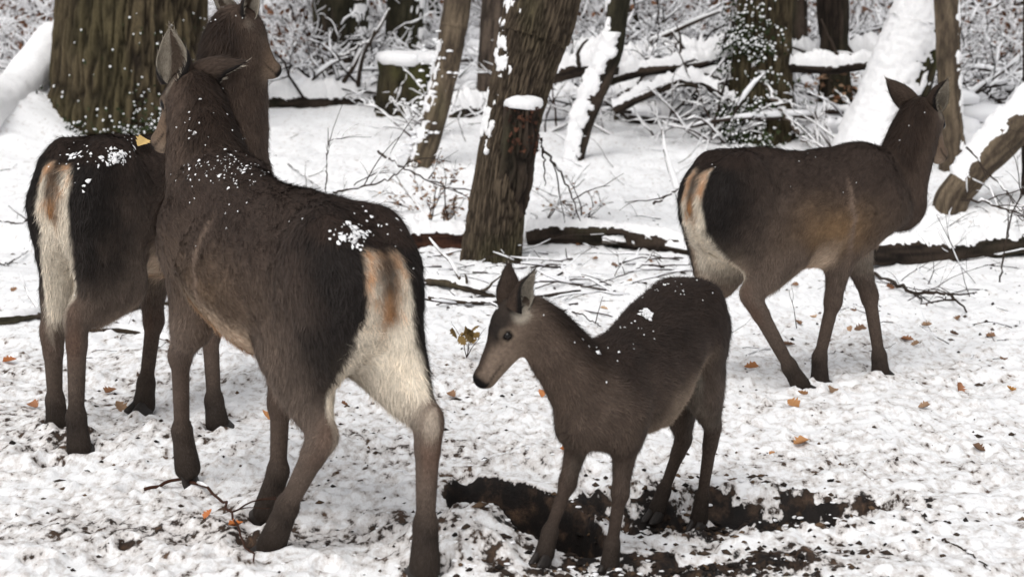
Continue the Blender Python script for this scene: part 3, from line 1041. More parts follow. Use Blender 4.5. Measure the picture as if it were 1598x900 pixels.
wire('twig', 'snowy stem slanting down across the ivy-covered tree', [(1172, 92), (1200, 140), (1232, 190), (1260, 222)], 0.026, 'grey', 0, 0.9, 1, 66, [17.2, 17.0, 16.9, 16.8])
wire('twig', 'twig lying on the snow at the left edge level with the rump', [(-20, 340), (25, 352), (60, 345)], 0.009, 'dark', 0.01, 0.2, 2, 67)
wire('twig', 'dark twig poking from the snow at the left edge', [(-20, 408), (10, 410), (45, 398)], 0.008, 'dark', 0.01, 0.2, 2, 68)
wire('twig', 'thin twig lying near the lower right corner', [(1470, 855), (1510, 872), (1545, 905)], 0.004, 'dark', 0.0, 0.1, 2, 69, None, 'twig', 0.12)


# ---------------------------------------------------------------- shrubs
def shrub(name, label, base, height, stems, seed, leaves=0, r=0.010, cover=0.6, thick=1.2, spread=0.6):
    rs = np.random.default_rng(seed)
    m, s, l = MB(), MB(), MB()
    for _ in range(stems):
        d = np.array([rs.normal(0, spread), rs.normal(0, spread * 0.6), 1.0])
        grow(m, s, rs, base + np.array([rs.normal(0, 0.12), rs.normal(0, 0.08), -0.02]), d, height * rs.uniform(0.6, 1.1), r, 2, cover, thick, 5, (2, 4), leaves, l)
    t = thing(name, label, 'shrub', base)
    m.build('stems', leafy_mat.m, t, True, None, base)
    s.build('snow', snow_mat.m, t, True, 'stuff', base)
    if leaves:
        l.build('leaves', leafy_mat.m, t, False, 'stuff', base)
    return t


shrub('shrub', 'small sapling holding rust-brown leaves just left of the crooked tree', gp(694, 352), 0.38, 7, 71, 4, 0.007, 0.3, 1.0)
shrub('shrub', 'leafless sprouts with brown leaves at the foot of the slender bending tree', gp(650, 330), 0.35, 7, 72, 2, 0.007, 0.4, 1.0)
shrub('shrub', 'snowy tangle at the right foot of the crooked tree', gp(872, 350), 0.32, 9, 73, 1, 0.007, 0.7, 1.3)
shrub('shrub', 'twiggy tangle right of the white leaning trunk', gp(1300, 232), 0.5, 10, 74, 0, 0.012, 0.85, 1.4)
shrub('shrub', 'snow-laden bush at the left foot of the ivy-covered tree', gp(1118, 222), 0.7, 12, 75, 0, 0.014, 0.9, 1.4)
shrub('shrub', 'wiry bush between the forked tree and the ivy-covered tree', gp(1020, 212), 0.7, 5, 76, 0, 0.012, 0.75, 1.3)
shrub('shrub', 'thorny bush in the snow left of the forked tree', gp(860, 205), 0.7, 9, 77, 0, 0.012, 0.8, 1.3)
shrub('shrub', 'white snow-laden bush in front of the mossy stump', gp(672, 214), 0.5, 14, 78, 0, 0.011, 0.8, 1.4)


# ---------------------------------------------------------------- the thicket behind: one tangled mass of snowy twigs
def thicket():
    rs = np.random.default_rng(33)
    protos = []
    for k in range(5):
        m = MB()
        lm = MB()
        for _ in range(9):
            d = np.array([rs.normal(0, 0.8), rs.normal(0, 0.4), 0.9])
            grow(m, m, rs, np.array([rs.normal(0, 0.5), rs.normal(0, 0.3), -0.05]), d, rs.uniform(0.9, 1.9), 0.014, 2, 0.75, 1.6, 4, (3, 6), 0, None, 0.4)
        if k in (0, 3):
            for _ in range(90):
                add_leaf(m, np.array([rs.normal(0, 0.6), rs.normal(0, 0.4), rs.uniform(0.1, 1.4)]), rs, rs.uniform(0.07, 0.12), np.array(lin(120, 84, 62)) * rs.uniform(0.5, 1.3), rs.normal(0, 1, 3), 0.8)
        protos.append((np.vstack(m.v), np.vstack(m.q), np.vstack(m.t) if m.t else np.zeros((0, 3), int), np.vstack(m.c)))
    out = MB()
    for i in range(190):
        u = rs.uniform(-260, 1860)
        dep = 19.5 + 24 * rs.random() ** 1.1
        b = at(u, 60, dep)
        if dep < 22 and rs.random() < 0.5:
            continue
        zb = float(macro_z(np.array([b[0]]), np.array([b[1]]))[0])
        v, q, t, c = protos[rs.integers(5)] if not (u < 100 or 380 < u < 490 or 1020 < u < 1150 or u > 1490) else protos[rs.choice([0, 3])]
        a = rs.uniform(0, 6.28)
        Rz = np.array([[math.cos(a), -math.sin(a), 0], [math.sin(a), math.cos(a), 0], [0, 0, 1]])
        s = rs.uniform(0.7, 1.25) * (1.0 if dep < 27 else 1.35) * (0.6 if dep < 22 else 1)
        out.add(v @ Rz.T * s + np.array([b[0], b[1], zb]), q, t, c)
    o = out.build('undergrowth', leafy_mat.m, None, True, 'stuff')
    tag(o, 'tangled snow-laden thicket of twigs behind the trunks', 'undergrowth')


thicket()


# ---------------------------------------------------------------- brushwood lying about: too tangled to count
def snow_clump(mb, p, sz, rs):
    ns, nr = 16, 8
    th = np.linspace(0.02, math.pi - 0.02, nr)
    ph = np.arange(ns) * 2 * math.pi / ns
    v = np.stack([np.outer(np.sin(th), np.cos(ph)), np.outer(np.sin(th), np.sin(ph)), np.outer(np.cos(th), np.ones(ns))], -1).reshape(-1, 3)
    v = v * (0.65 + 0.7 * fbm(v * 1.6 + rs.uniform(0, 50), 3, 5))[:, None]
    v = v * np.array([rs.uniform(1.0, 1.9), rs.uniform(0.8, 1.2), rs.uniform(0.4, 0.75)]) * sz + p
    q = [(i * ns + j, (i + 1) * ns + j, (i + 1) * ns + (j + 1) % ns, i * ns + (j + 1) % ns) for i in range(nr - 1) for j in range(ns)]
    mb.add(v, q, None, SNOW_C)


def brushwood():
    rs = np.random.default_rng(44)
    m = MB()
    dark = np.array(lin(48, 40, 35))
    for i in range(130):
        u = rs.choice([rs.uniform(445, 760), rs.uniform(840, 1150), rs.uniform(1225, 1620), rs.uniform(-120, 90)], p=[.32, .40, .28, .0])
        v = rs.uniform(80, 165 if u < 800 else (150 if u < 1180 else 225))
        if 560 < u < 715:
            continue
        b = gp(u, v)
        big = rs.random() < 0.6
        r = rs.uniform(0.010, 0.032) if big else rs.uniform(0.006, 0.014)
        a = rs.normal(0, 0.55) + (math.pi if rs.random() < 0.5 else 0)
        d = np.array([math.cos(a), math.sin(a) * 0.6, rs.uniform(-0.05, 0.45) if big else rs.uniform(0.1, 1.2)])
        grow(m, m, rs, b + np.array([0, 0, rs.uniform(0, 0.25)]), d, rs.uniform(0.6, 1.3) if big else rs.uniform(0.4, 0.9), r, 1, 0.7, 1.4 if big else 1.3, 6 if big else 4, (2, 4), 0, None, 0.24, dark)
    for i in range(190):
        u = rs.choice([rs.uniform(440, 760), rs.uniform(840, 1150), rs.uniform(1225, 1620)], p=[.34, .40, .26])
        v = rs.uniform(70, 160 if u < 800 else (195 if u < 1180 else 225))
        if 560 < u < 715:
            continue
        b = gp(u, v)
        snow_clump(m, b + np.array([0, 0, rs.uniform(0.0, 0.3)]), rs.uniform(0.06, 0.19), rs)
    for i in range(330):
        u = rs.choice([rs.uniform(440, 580), rs.uniform(850, 1160), rs.uniform(1225, 1620)], p=[.2, .5, .3])
        v = rs.uniform(75, 168 if u < 800 else 196)
        b = gp(u, v)
        a = rs.normal(0, 0.9) + (math.pi if rs.random() < 0.5 else 0)
        d = np.array([math.cos(a), math.sin(a) * 0.5, rs.uniform(0.0, 0.9)])
        grow(m, m, rs, b + np.array([0, 0, rs.uniform(0, 0.2)]), d, rs.uniform(0.4, 1.1), rs.uniform(0.008, 0.020), 2, 0.38, 1.4, 4, (2, 5), 0, None, 0.6, dark * 0.7)
    # thin dry stalks poking out of the clean snow
    for i in range(90):
        u, v = rs.uniform(-20, 1620), rs.uniform(215, 350)
        b = gp(u, v)
        d = np.array([rs.normal(0, 0.9), rs.normal(0, 0.5), rs.uniform(0.1, 0.8)])
        grow(m, m, rs, b, d, rs.uniform(0.12, 0.42), rs.uniform(0.002, 0.0045), 1, 0.2, 1.0, 4, (1, 3), 0, None, 0.3, dark)
    for i in range(150):
        u, v = rs.uniform(-20, 1620), rs.uniform(385, 560)
        b = gp(u, v)
        d = np.array([rs.normal(0, 1), rs.normal(0, 0.7), rs.uniform(0.0, 0.3)])
        grow(m, m, rs, b + (0, 0, 0.005), d, rs.uniform(0.05, 0.25), rs.uniform(0.0015, 0.0035), 1, 0.1, 1.0, 4, (0, 2), 0, None, 0.3, dark)
    for i in range(60):
        u, v = rs.uniform(640, 1090), rs.uniform(392, 480)
        b = gp(u, v)
        a = rs.normal(0.1, 0.5) + (math.pi if rs.random() < 0.5 else 0)
        d = np.array([math.cos(a), math.sin(a), rs.uniform(-0.02, 0.12)])
        grow(m, m, rs, b + (0, 0, 0.008), d, rs.uniform(0.2, 0.7), rs.uniform(0.003, 0.009), 1, 0.35, 1.1, 5, (1, 3), 0, None, 0.22, dark * 1.2)
    for i in range(40):
        u, v = rs.uniform(1380, 1620), rs.uniform(300, 480)
        b = gp(u, v)
        d = np.array([rs.normal(0, 1), rs.normal(0, 0.5), rs.uniform(0.1, 1.0)])
        grow(m, m, rs, b, d, rs.uniform(0.2, 0.6), rs.uniform(0.002, 0.0045), 1, 0.08, 1.0, 4, (2, 4), 0, None, 0.25, dark)
    tag(m.build('brushwood', leafy_mat.m, None, True, 'stuff'), 'tangle of snow-covered dead branches and stalks strewn across the forest floor', 'brushwood')


brushwood()

# ---------------------------------------------------------------- deer: implicit surface body
class Prim:
    """one rounded piece of a body: kind, tag, colour at a and at b, fur flow, blend"""
    def __init__(self, d, lo, hi, tagname, ca, cb, flow, k, para=None):
        self.d, self.lo, self.hi, self.tag, self.ca, self.cb, self.flow, self.k, self.para = d, np.array(lo), np.array(hi), tagname, np.array(ca), np.array(cb), flow, k, para


def unit(v):
    v = np.asarray(v, float)
    return v / (np.linalg.norm(v) + 1e-12)


def cone(a, b, ra, rb, tagname, ca, cb=None, flow=None, k=0.03, ax=None, s=1.0):
    """rounded cone a-b; the section is scaled by s along direction ax"""
    a, b = np.asarray(a, float), np.asarray(b, float)
    cb = ca if cb is None else cb
    A = np.eye(3)
    if ax is not None:
        n = unit(ax)
        A = np.eye(3) + (1 / s - 1) * np.outer(n, n)
    b2 = (b - a) @ A.T
    L2 = b2 @ b2 + 1e-12

    def para(p):
        q = (p - a) @ A.T
        return np.clip(q @ b2 / L2, 0, 1)

    def d(p):
        q = (p - a) @ A.T
        t = np.clip(q @ b2 / L2, 0, 1)
        e = q - t[..., None] * b2
        return (np.sqrt((e * e).sum(-1)) - (ra + (rb - ra) * t)) * min(1.0, s)
    m = max(ra, rb) * max(1, s)
    if flow is None:
        flow = b - a
    return Prim(d, np.minimum(a, b) - m, np.maximum(a, b) + m, tagname, ca, cb, unit(flow), k, para)


def ellip(c, r, tagname, col, flow, k=0.03, rot=None):
    c, r = np.asarray(c, float), np.asarray(r, float)
    M = np.eye(3) if rot is None else np.asarray(rot)      # rows = local axes

    def d(p):
        q = (p - c) @ M.T
        k0 = np.sqrt(((q / r) ** 2).sum(-1))
        k1 = np.sqrt(((q / r ** 2) ** 2).sum(-1)) + 1e-9
        return k0 * (k0 - 1) / k1
    m = max(r)
    return Prim(d, c - m, c + m, tagname, col, col, unit(flow), k)


def trunk_prim(tab, Mt, k, col):
    """lofted trunk: rows (x, top, bottom, half width); Mt maps deer space to trunk space (pitch)"""
    tab = np.asarray(tab, float)
    xs = np.linspace(tab[0, 0], tab[-1, 0], 160)
    # smooth the table
    sp = spline(tab, 400)
    T = np.stack([np.interp(xs, sp[:, 0], sp[:, i]) for i in (1, 2, 3)], 1)

    def d(p):
        q = p @ Mt[:3, :3].T + Mt[:3, 3]
        xc = np.clip(q[..., 0], xs[0], xs[-1])
        top = np.interp(xc, xs, T[:, 0])
        bot = np.interp(xc, xs, T[:, 1])
        w = np.interp(xc, xs, T[:, 2])
        zc, h = (top + bot) / 2, (top - bot) / 2
        t = (q[..., 2] - zc) / h
        wz = w * (1 - 0.22 * np.clip(t, -0.3, 1.0) - 0.06)
        y, z = q[..., 1], q[..., 2] - zc
        k0 = np.sqrt((y / wz) ** 2 + (z / h) ** 2)
        k1 = np.sqrt((y / wz ** 2) ** 2 + (z / h ** 2) ** 2) + 1e-6
        e = k0 * (k0 - 1) / k1
        e = np.where(k0 < 0.3, -np.minimum(wz, h) * (1 - k0), e)
        dx = np.abs(q[..., 0] - xc)
        return np.where(dx > 0, np.sqrt(np.maximum(e, 0) ** 2 + dx ** 2), e)
    Mi = np.linalg.inv(Mt)
    c = np.array([[x, y, z, 1] for x in (xs[0], xs[-1]) for y in (-.25, .25) for z in (tab[:, 2].min(), tab[:, 1].max())]) @ Mi.T
    return Prim(d, c[:, :3].min(0), c[:, :3].max(0), 'trunk', col, col, unit((-0.8, 0, -0.45)), k)


def field(prims, h):
    lo = np.min([p.lo for p in prims], 0) - 0.05
    hi = np.max([p.hi for p in prims], 0) + 0.05
    n = np.ceil((hi - lo) / h).astype(int) + 1
    D = np.full(n, 0.2, np.float32)
    ax = [lo[i] + h * np.arange(n[i]) for i in range(3)]
    for p in prims:
        pad = p.k + 4 * h
        i0 = np.maximum(((p.lo - pad - lo) / h).astype(int), 0)
        i1 = np.minimum(np.ceil((p.hi + pad - lo) / h).astype(int) + 1, n)
        s = tuple(slice(a, b) for a, b in zip(i0, i1))
        G = np.stack(np.meshgrid(ax[0][s[0]], ax[1][s[1]], ax[2][s[2]], indexing='ij'), -1)
        d = p.d(G)
        c = D[s]
        q = np.maximum(p.k - np.abs(c - d), 0) / p.k
        D[s] = np.minimum(c, d) - q * q * p.k * 0.25
    return D, lo


def surface_nets(D, lo, h):
    n = np.array(D.shape)
    S = D < 0
    c = [S[a:n[0] - 1 + a, b:n[1] - 1 + b, e:n[2] - 1 + e] for a in (0, 1) for b in (0, 1) for e in (0, 1)]
    anyv, allv = c[0].copy(), c[0].copy()
    for x in c[1:]:
        anyv |= x
        allv &= x
    act = anyv & ~allv
    I = np.argwhere(act)
    idx = np.full(act.shape, -1, np.int64)
    idx[act] = np.arange(len(I))
    acc, cnt = np.zeros((len(I), 3)), np.zeros(len(I))
    for axn in range(3):
        o = [i for i in range(3) if i != axn]
        for a in (0, 1):
            for b in (0, 1):
                p0 = I.copy()
                p0[:, o[0]] += a
                p0[:, o[1]] += b
                p1 = p0.copy()
                p1[:, axn] += 1
                d0, d1 = D[tuple(p0.T)], D[tuple(p1.T)]
                m = (d0 < 0) != (d1 < 0)
                t = d0[m] / (d0[m] - d1[m])
                pt = p0[m].astype(float)
                pt[:, axn] += t
                acc[m] += pt
                cnt[m] += 1
    V = lo + h * acc / cnt[:, None]
    F = []
    for axn in range(3):
        o = [(axn + 1) % 3, (axn + 2) % 3]
        s0 = [slice(None)] * 3
        s1 = [slice(None)] * 3
        s0[axn], s1[axn] = slice(0, -1), slice(1, None)
        a, b = S[tuple(s0)], S[tuple(s1)]
        E = np.argwhere(a != b)
        E = E[(E[:, o[0]] > 0) & (E[:, o[1]] > 0) & (E[:, o[0]] < n[o[0]] - 1) & (E[:, o[1]] < n[o[1]] - 1)]
        inside_first = a[tuple(E.T)]

        def cell(da, db):
            q = E.copy()
            q[:, o[0]] -= da
            q[:, o[1]] -= db
            return idx[tuple(q.T)]
        Q = np.stack([cell(1, 1), cell(0, 1), cell(0, 0), cell(1, 0)], -1)
        Q[~inside_first] = Q[~inside_first][:, ::-1]
        F.append(Q[(Q >= 0).all(1)])
    return V, np.vstack(F)


def vert_normals(V, F):
    N = np.zeros_like(V)
    fn = np.cross(V[F[:, 2]] - V[F[:, 0]], V[F[:, 3]] - V[F[:, 1]]) if F.shape[1] == 4 else np.cross(V[F[:, 1]] - V[F[:, 0]], V[F[:, 2]] - V[F[:, 0]])
    for k in range(F.shape[1]):
        np.add.at(N, F[:, k], fn)
    return N / (np.linalg.norm(N, axis=1)[:, None] + 1e-12)


# ---------------------------------------------------------------- coat colours (as the dry coat is)
DARK = np.array(lin(50, 40, 35))
BACK = np.array(lin(67, 56, 50))
FLANK = np.array(lin(94, 80, 70))
PALE = np.array(lin(176, 156, 136))
CREAM = np.array(lin(208, 197, 180))
RUST = np.array(lin(176, 122, 72))
LEG = np.array(lin(108, 94, 84))
SHANK = np.array(lin(96, 82, 73))
FOOT = np.array(lin(66, 57, 51))
BLACK = np.array(lin(24, 21, 20))
FACE = np.array(lin(114, 99, 87))
NAPE = np.array(lin(56, 44, 37))
NECK = np.array(lin(84, 70, 61))

coat_mat = Mat('deer_coat', 0.85, 0.12)
_co = coat_mat.coord((1, 1, 1))
_n = coat_mat.noise(_co, 90, 4, 0.7)
coat_mat.color(coat_mat.mix(1.0, coat_mat.attr(), coat_mat.ramp(_n, [(0.3, 0.72), (0.7, 1.22)]), 'MULTIPLY'))
coat_mat.bump(_n, 0.35, 0.006)
fur_mat = Mat('deer_fur', 0.7, 0.15)
fur_mat.color(fur_mat.attr())
eye_mat = Mat('deer_eye', 0.12, 0.3)
eye_mat.color(lin(14, 9, 7))
hoof_mat = flat_mat('deer_hoof', lin(38, 33, 30), 0.55, 0.35, 0.3, 60)
flake_mat = Mat('snow_flakes', 0.8, 0.2)
flake_mat.color(lin(240, 240, 241))


def ear_mesh(base, d, opening, L, W, h=14):
    """cupped leaf-shaped ear; returns verts, faces, colours, flow"""
    d = unit(d)
    o = unit(np.asarray(opening) - d * (np.asarray(opening) @ d))
    s = np.cross(d, o)
    nt, na = 22, 15
    vs_, cs = [], []
    for layer in (0, 1):
        for i in range(nt + 1):
            t = i / nt
            w = W * (0.42 * (1 - t) ** 2 + 1.0 * math.sin(math.pi * min(1, (0.12 + 0.88 * t)) ** 0.95) ** 0.8 * 0.62) * (1 - 0.98 * t ** 14)
            half = R(165) * (1 - t) ** 1.5 + R(62) * (1 - (1 - t) ** 1.5)
            rad = w / 2 / max(math.sin(min(half, R(90))), 0.3)
            rad = max(rad, 0.0015)
            cen = base + d * (L * t) - o * (0.10 * L * (t - 0.45) ** 2)
            rr = rad - (0.0045 if layer else 0) * (1 - t ** 4)
            cen2 = cen + o * (rad * math.cos(half) if half < R(90) else 0)
            for j in range(na + 1):
                a = -half + 2 * half * j / na
                p = cen2 - o * math.cos(a) * rr + s * math.sin(a) * rr
                vs_.append(p)
                edge = abs(j / na * 2 - 1)
                if layer == 0:
                    c = NECK * (0.85 - 0.35 * t) if edge < 0.85 else BLACK * 1.8
                else:
                    c = CREAM * 0.75 if edge > 0.3 else FACE * 0.7
                cs.append(c)
    n1 = (nt + 1) * (na + 1)
    F = []
    for i in range(nt):
        for j in range(na):
            a = i * (na + 1) + j
            F.append((a, a + na + 1, a + na + 2, a + 1))
            b = a + n1
            F.append((b, b + 1, b + na + 2, b + na + 1))
        for j, fl in ((0, 0), (na, 1)):
            a = i * (na + 1) + j
            q = (a, a + n1, a + n1 + na + 1, a + na + 1)
            F.append(q if not fl else q[::-1])
    return np.array(vs_), np.array(F), np.array(cs)


TRUNK = [(-0.595, .90, .78, .03), (-0.57, .955, .68, .095), (-0.50, .99, .615, .138), (-0.40, 1.036, .575, .163), (-0.26, 1.065, .545, .180), (-0.10, 1.05, .515, .204),
         (0.05, 1.04, .50, .212), (0.20, 1.05, .515, .205), (0.33, 1.07, .55, .184), (0.43, 1.06, .595, .160), (0.52, 1.02, .65, .132), (0.60, .955, .71, .09), (0.65, .87, .78, .02)]


def make_deer(name, label, group, root, heading, S, legs, poll, nose, ears, pitch=0.0, lift=0.0, fat=1.0, neck_r=(0.165, 0.115, 0.088), up_hint=(0, 0, 1), calf=False, seed=0,
              head_k=1.0, h=0.0075, fur_n=85000, patch=True, neck_bend=0.0, neck_base=(0.44, 0.90), flake_n=60, flakes_at=None, tone=0.72, leg_fat=1.25, elbow_dx=0.0, ear_len=0.19, ear_w=0.115, thigh_k=1.0, glow=0.22):
    rs = np.random.default_rng(100 + seed)
    ch, sh = math.cos(heading), math.sin(heading)
    Rw = np.array([[ch, -sh, 0], [sh, ch, 0], [0, 0, 1.0]])        # local -> world
    root = np.asarray(root, float)

    def loc(w):
        return (np.asarray(w) - root) @ Rw

    def wor(l):
        return np.asarray(l) @ Rw.T + root
    cp_, sp_ = math.cos(pitch), math.sin(pitch)
    piv = np.array([-0.35 * S, 0, 0.9 * S])
    # trunk space -> deer space: scale, pitch about the hips, lift
    P = np.array([[cp_, 0, sp_], [0, 1, 0], [-sp_, 0, cp_]])

    def tb(x, y, z):
        q = np.array([x, y, z]) * S
        return (q - piv) @ P.T + piv + np.array([0, 0, lift])
    Mt = np.eye(4)
    Mt[:3, :3] = P.T
    Mt[:3, 3] = piv - P.T @ (piv + np.array([0, 0, lift]))
    tab = np.array(TRUNK) * S
    tab[:, 3] *= fat
    if calf:
        tab[:, 1] += 0.035 * S * np.exp(-((tab[:, 0] / S + 0.05) / 0.22) ** 2)
        tab[:, 2] += S * (0.055 + 0.09 * np.exp(-((tab[:, 0] / S + 0.2) / 0.16) ** 2) + 0.06 * sstep(0.05, 0.3, tab[:, 0] / S)) * (np.abs(tab[:, 0]) < 0.55 * S)
    pr = [trunk_prim(tab, Mt, 0.05 * S, BACK)]
    for s2 in (-1, 1):
        pr.append(cone(tb(0.35, s2 * 0.07, 0.97), tb(0.42, s2 * 0.13, 0.82), 0.05 * S, 0.05 * S, 'shoulder%d' % s2, BACK, BACK, (-.8, 0, -.5), 0.07 * S))
    # haunches and shoulders
    feet = []
    for L in legs:
        side = 1 if L['side'] == 'left' else -1
        hind = L['hind']
        foot_w = np.asarray(L['foot'])
        foot = loc(foot_w)
        if hind:
            hip = tb(-0.37, side * 0.085, 0.86)
        else:
            hip = tb(0.40, side * 0.10, 0.80)
        # plane of the leg: through hip and foot, containing the forward direction
        fwd = np.array([1.0, 0, 0])
        nrm = unit(np.cross(fwd, foot - hip))

        def on(uv, off=0.0):
            o, d_ = loc(EYE), ray(*uv) @ Rw
            t = ((hip + nrm * off - o) @ nrm) / (d_ @ nrm)
            return o + d_ * t
        joints = [on(uv) if len(uv) == 2 else np.array(uv) for uv in L['j']]
        toe = on(L['toe'])
        lat = np.array([0, 1.0, 0])
        lf = leg_fat * S
        if hind:
            stifle, hock, fet = joints
            pr.append(cone(hip + np.array([-0.02, 0, 0.03]) * S, stifle, 0.165 * S * thigh_k, 0.094 * lf * thigh_k, 'thigh%d' % side, BACK, LEG, (-.3, 0, -1), 0.06 * S, lat, 0.62))
            pr.append(cone(hip + np.array([-0.10, 0, -0.05]) * S, hock + (stifle - hock) * 0.55 + np.array([-.02, 0, 0]), 0.125 * S * thigh_k, 0.072 * lf * thigh_k, 'thigh%d' % side, BACK, LEG, (-.2, 0, -1), 0.06 * S, lat, 0.6))
            pr.append(cone(stifle, hock, 0.088 * lf, 0.036 * lf, 'gaskin%d' % side, LEG, LEG, (0, 0, -1), 0.04 * S, lat, 0.75))
            back = unit((hock - stifle) + (hock - fet))
            heel = hock + back * 0.012 * S + unit(hock - fet) * 0.016 * S
            pr.append(cone(stifle + (hock - stifle) * 0.45 + back * 0.02 * S, heel, 0.030 * lf, 0.019 * lf, 'gaskin%d' % side, LEG, LEG, (0, 0, -1), 0.03 * S, lat, 0.8))
            pr.append(cone(heel, hock + (fet - hock) * 0.25, 0.026 * lf, 0.028 * lf, 'shank%d' % side, LEG, SHANK, None, 0.02 * S, lat, 0.9))
            pr.append(cone(hock, fet, 0.033 * lf, 0.0235 * lf, 'shank%d' % side, LEG, SHANK * 0.5 + FOOT * 0.5, None, 0.02 * S, lat, 0.85))
        else:
            elbow, knee, fet = joints
            pr.append(cone(tb(0.37, side * 0.07, 0.95), tb(0.47, side * 0.095, 0.76), 0.07 * S, 0.078 * S, 'shoulder%d' % side, BACK, BACK, (-.3, 0, -1), 0.07 * S, lat, 0.75))
            pr.append(cone(tb(0.46, side * 0.095, 0.76), elbow, 0.080 * S, 0.062 * lf, 'shoulder%d' % side, BACK, LEG, (-.2, 0, -1), 0.06 * S, lat, 0.75))
            pr.append(cone(elbow, knee, 0.062 * lf, 0.031 * lf, 'forearm%d' % side, LEG, SHANK, None, 0.04 * S, lat, 0.8))
            pr.append(ellip(knee, np.array((0.034, 0.031, 0.042)) * lf, 'shank%d' % side, SHANK, (0, 0, -1), 0.02 * S))
            pr.append(cone(knee, fet, 0.027 * lf, 0.0225 * lf, 'shank%d' % side, SHANK, SHANK * 0.5 + FOOT * 0.5, None, 0.015 * S, lat, 0.9))
        pr.append(ellip(fet, np.array((0.029, 0.028, 0.034)) * lf, 'foot%d' % side, FOOT, (0, 0, -1), 0.015 * S))
        fd = unit(toe - foot)
        top = foot + unit(fet - foot) * 0.052 * S + fd * 0.0 * S
        pr.append(cone(fet, top, 0.027 * lf, 0.036 * lf, 'foot%d' % side, FOOT, FOOT * 0.7, None, 0.012 * S))
        # dew claws
        bk = unit(fet - top)
        rear = -unit(fd - bk * (fd @ bk))
        for s2 in (-1, 1):
            pr.append(ellip(fet + rear * 0.026 * S - bk * 0.022 * S + np.array([0, s2 * 0.013 * S, 0]), np.array((0.010, 0.009, 0.012)) * S, 'claw', BLACK, (0, 0, -1), 0.006))
        feet.append((foot, top, fd, side, hind))
    # neck and head
    poll, nose = loc(poll), loc(nose)
    f = unit(nose - poll)
    uh = np.asarray(up_hint, float) @ Rw
    u = unit(uh - f * (uh @ f))
    r = np.cross(f, u)                  # right of the head
    HL = np.linalg.norm(nose - poll)
    hs = HL / 0.30 * head_k
    nb = tb(neck_base[0], 0, neck_base[1])
    nb2 = tb(neck_base[0] + 0.04, 0, neck_base[1] - (0.05 if calf else 0.13))
    mid = (nb + poll) / 2 + neck_bend * np.array([1.0, 0, -0.4]) * S
    nk = spline([nb, nb * 0.25 + mid * 0.6 + poll * 0.15, mid * 0.45 + poll * 0.55, poll + f * 0.035 * hs - u * 0.02 * hs], 6)
    rad = np.interp(np.linspace(0, 1, 6), [0, 0.5, 1], np.array(neck_r) * S)
    for i in range(5):
        pr.append(cone(nk[i], nk[i + 1], rad[i], rad[i + 1], 'neck', NECK, NECK, nk[i] - nk[i + 1] + np.array([0, 0, -0.05]), 0.05 * S, np.array([0, 1.0, 0]) if i < 2 else r, 0.84))
    pr.append(cone(nb2, nk[2], (0.11 if calf else 0.13) * S, 0.09 * S, 'neck', NECK, NECK, (-.3, 0, -1), 0.06 * S, np.array([0, 1.0, 0]), 0.8))
    B = np.stack([f, r, u])

    def H(a, b, c):
        return poll + (f * a + r * b + u * c) * hs
    fl = -f
    pr.append(ellip(H(.055, 0, -.012), np.array((.100, .066, .074)) * hs, 'skull', FACE * 0.8, fl, 0.03 * hs, B))
    pr.append(cone(H(.08, 0, -.012), H(.262, 0, -.036), .064 * hs, .036 * hs, 'face', FACE, FACE * 0.8, fl, 0.03 * hs, r, 0.84))
    pr.append(ellip(H(.278, 0, -.038), np.array((.032, .034, .035)) * hs, 'nose', FACE * 0.8, fl, 0.02 * hs, B))
    pr.append(cone(H(.04, 0, -.070), H(.235, 0, -.062), .048 * hs, .022 * hs, 'jaw', FACE * 1.0, PALE * 0.85, fl, 0.025 * hs, r, 0.8))
    pr.append(ellip(H(.268, 0, -.066), np.array((.024, .020, .013)) * hs, 'chin', PALE, fl, 0.012 * hs, B))
    eyes = []
    for s2 in (-1, 1):
        pr.append(ellip(H(.108, s2 * .045, .020), np.array((.030, .016, .017)) * hs, 'brow', FACE * 0.85, fl, 0.02 * hs, B))
        eyes.append(H(.112, s2 * .0555, .002))
    # tail
    tl0, tl1 = tb(-0.57, 0, 0.93), tb(-0.61, 0, 0.80)
    pr.append(cone(tl0, tl1, 0.017 * S, 0.010 * S, 'tail', RUST * 0.8, RUST * 0.6, (0, 0, -1), 0.02 * S))
    # ---- mesh
    D, lo = field(pr, h)
    V, F = surface_nets(D, lo, h)
    for _ in range(2):      # light smoothing
        acc, cnt = np.zeros_like(V), np.zeros(len(V))
        for k in range(4):
            a, b = F[:, k], F[:, (k + 1) % 4]
            np.add.at(acc, a, V[b])
            np.add.at(cnt, a, 1)
        V = V * 0.6 + 0.4 * acc / np.maximum(cnt, 1)[:, None]
    N = vert_normals(V, F)
    # ---- colours and fur direction
    W = np.stack([np.clip(p.d(V), -0.02, 0.2) for p in pr], 1)
    W = np.exp(-(W - W.min(1)[:, None]) / (0.010 * S))
    W /= W.sum(1)[:, None]
    C, FL = np.zeros_like(V), np.zeros_like(V)
    tw = {}
    for i, p in enumerate(pr):
        t = p.para(V)[:, None] if p.para else np.zeros((len(V), 1))
        C += W[:, i:i + 1] * (p.ca * (1 - t) + p.cb * t)
        FL += W[:, i:i + 1] * p.flow
        key = p.tag.rstrip('-1') if p.tag[-1] == '1' else p.tag
        tw[key] = tw.get(key, 0) + W[:, i]
    wsd = sum(W[:, i] * (1 if p.tag.endswith('-1') is False else -1) for i, p in enumerate(pr) if p.tag.rstrip('-1') in ('thigh', 'gaskin', 'forearm', 'shank', 'shoulder') )
    sgn = np.where(np.abs(wsd) > 0.15, np.sign(wsd), np.sign(V[:, 1]))
    q = V @ Mt[:3, :3].T + Mt[:3, 3]
    q = q / S                                                     # trunk space, adult units
    NT = N @ P
    sn = lambda sc, sd_, oc=3: fbm(V * sc, oc, sd_ + seed * 7)
    inw = -sgn * N[:, 1]
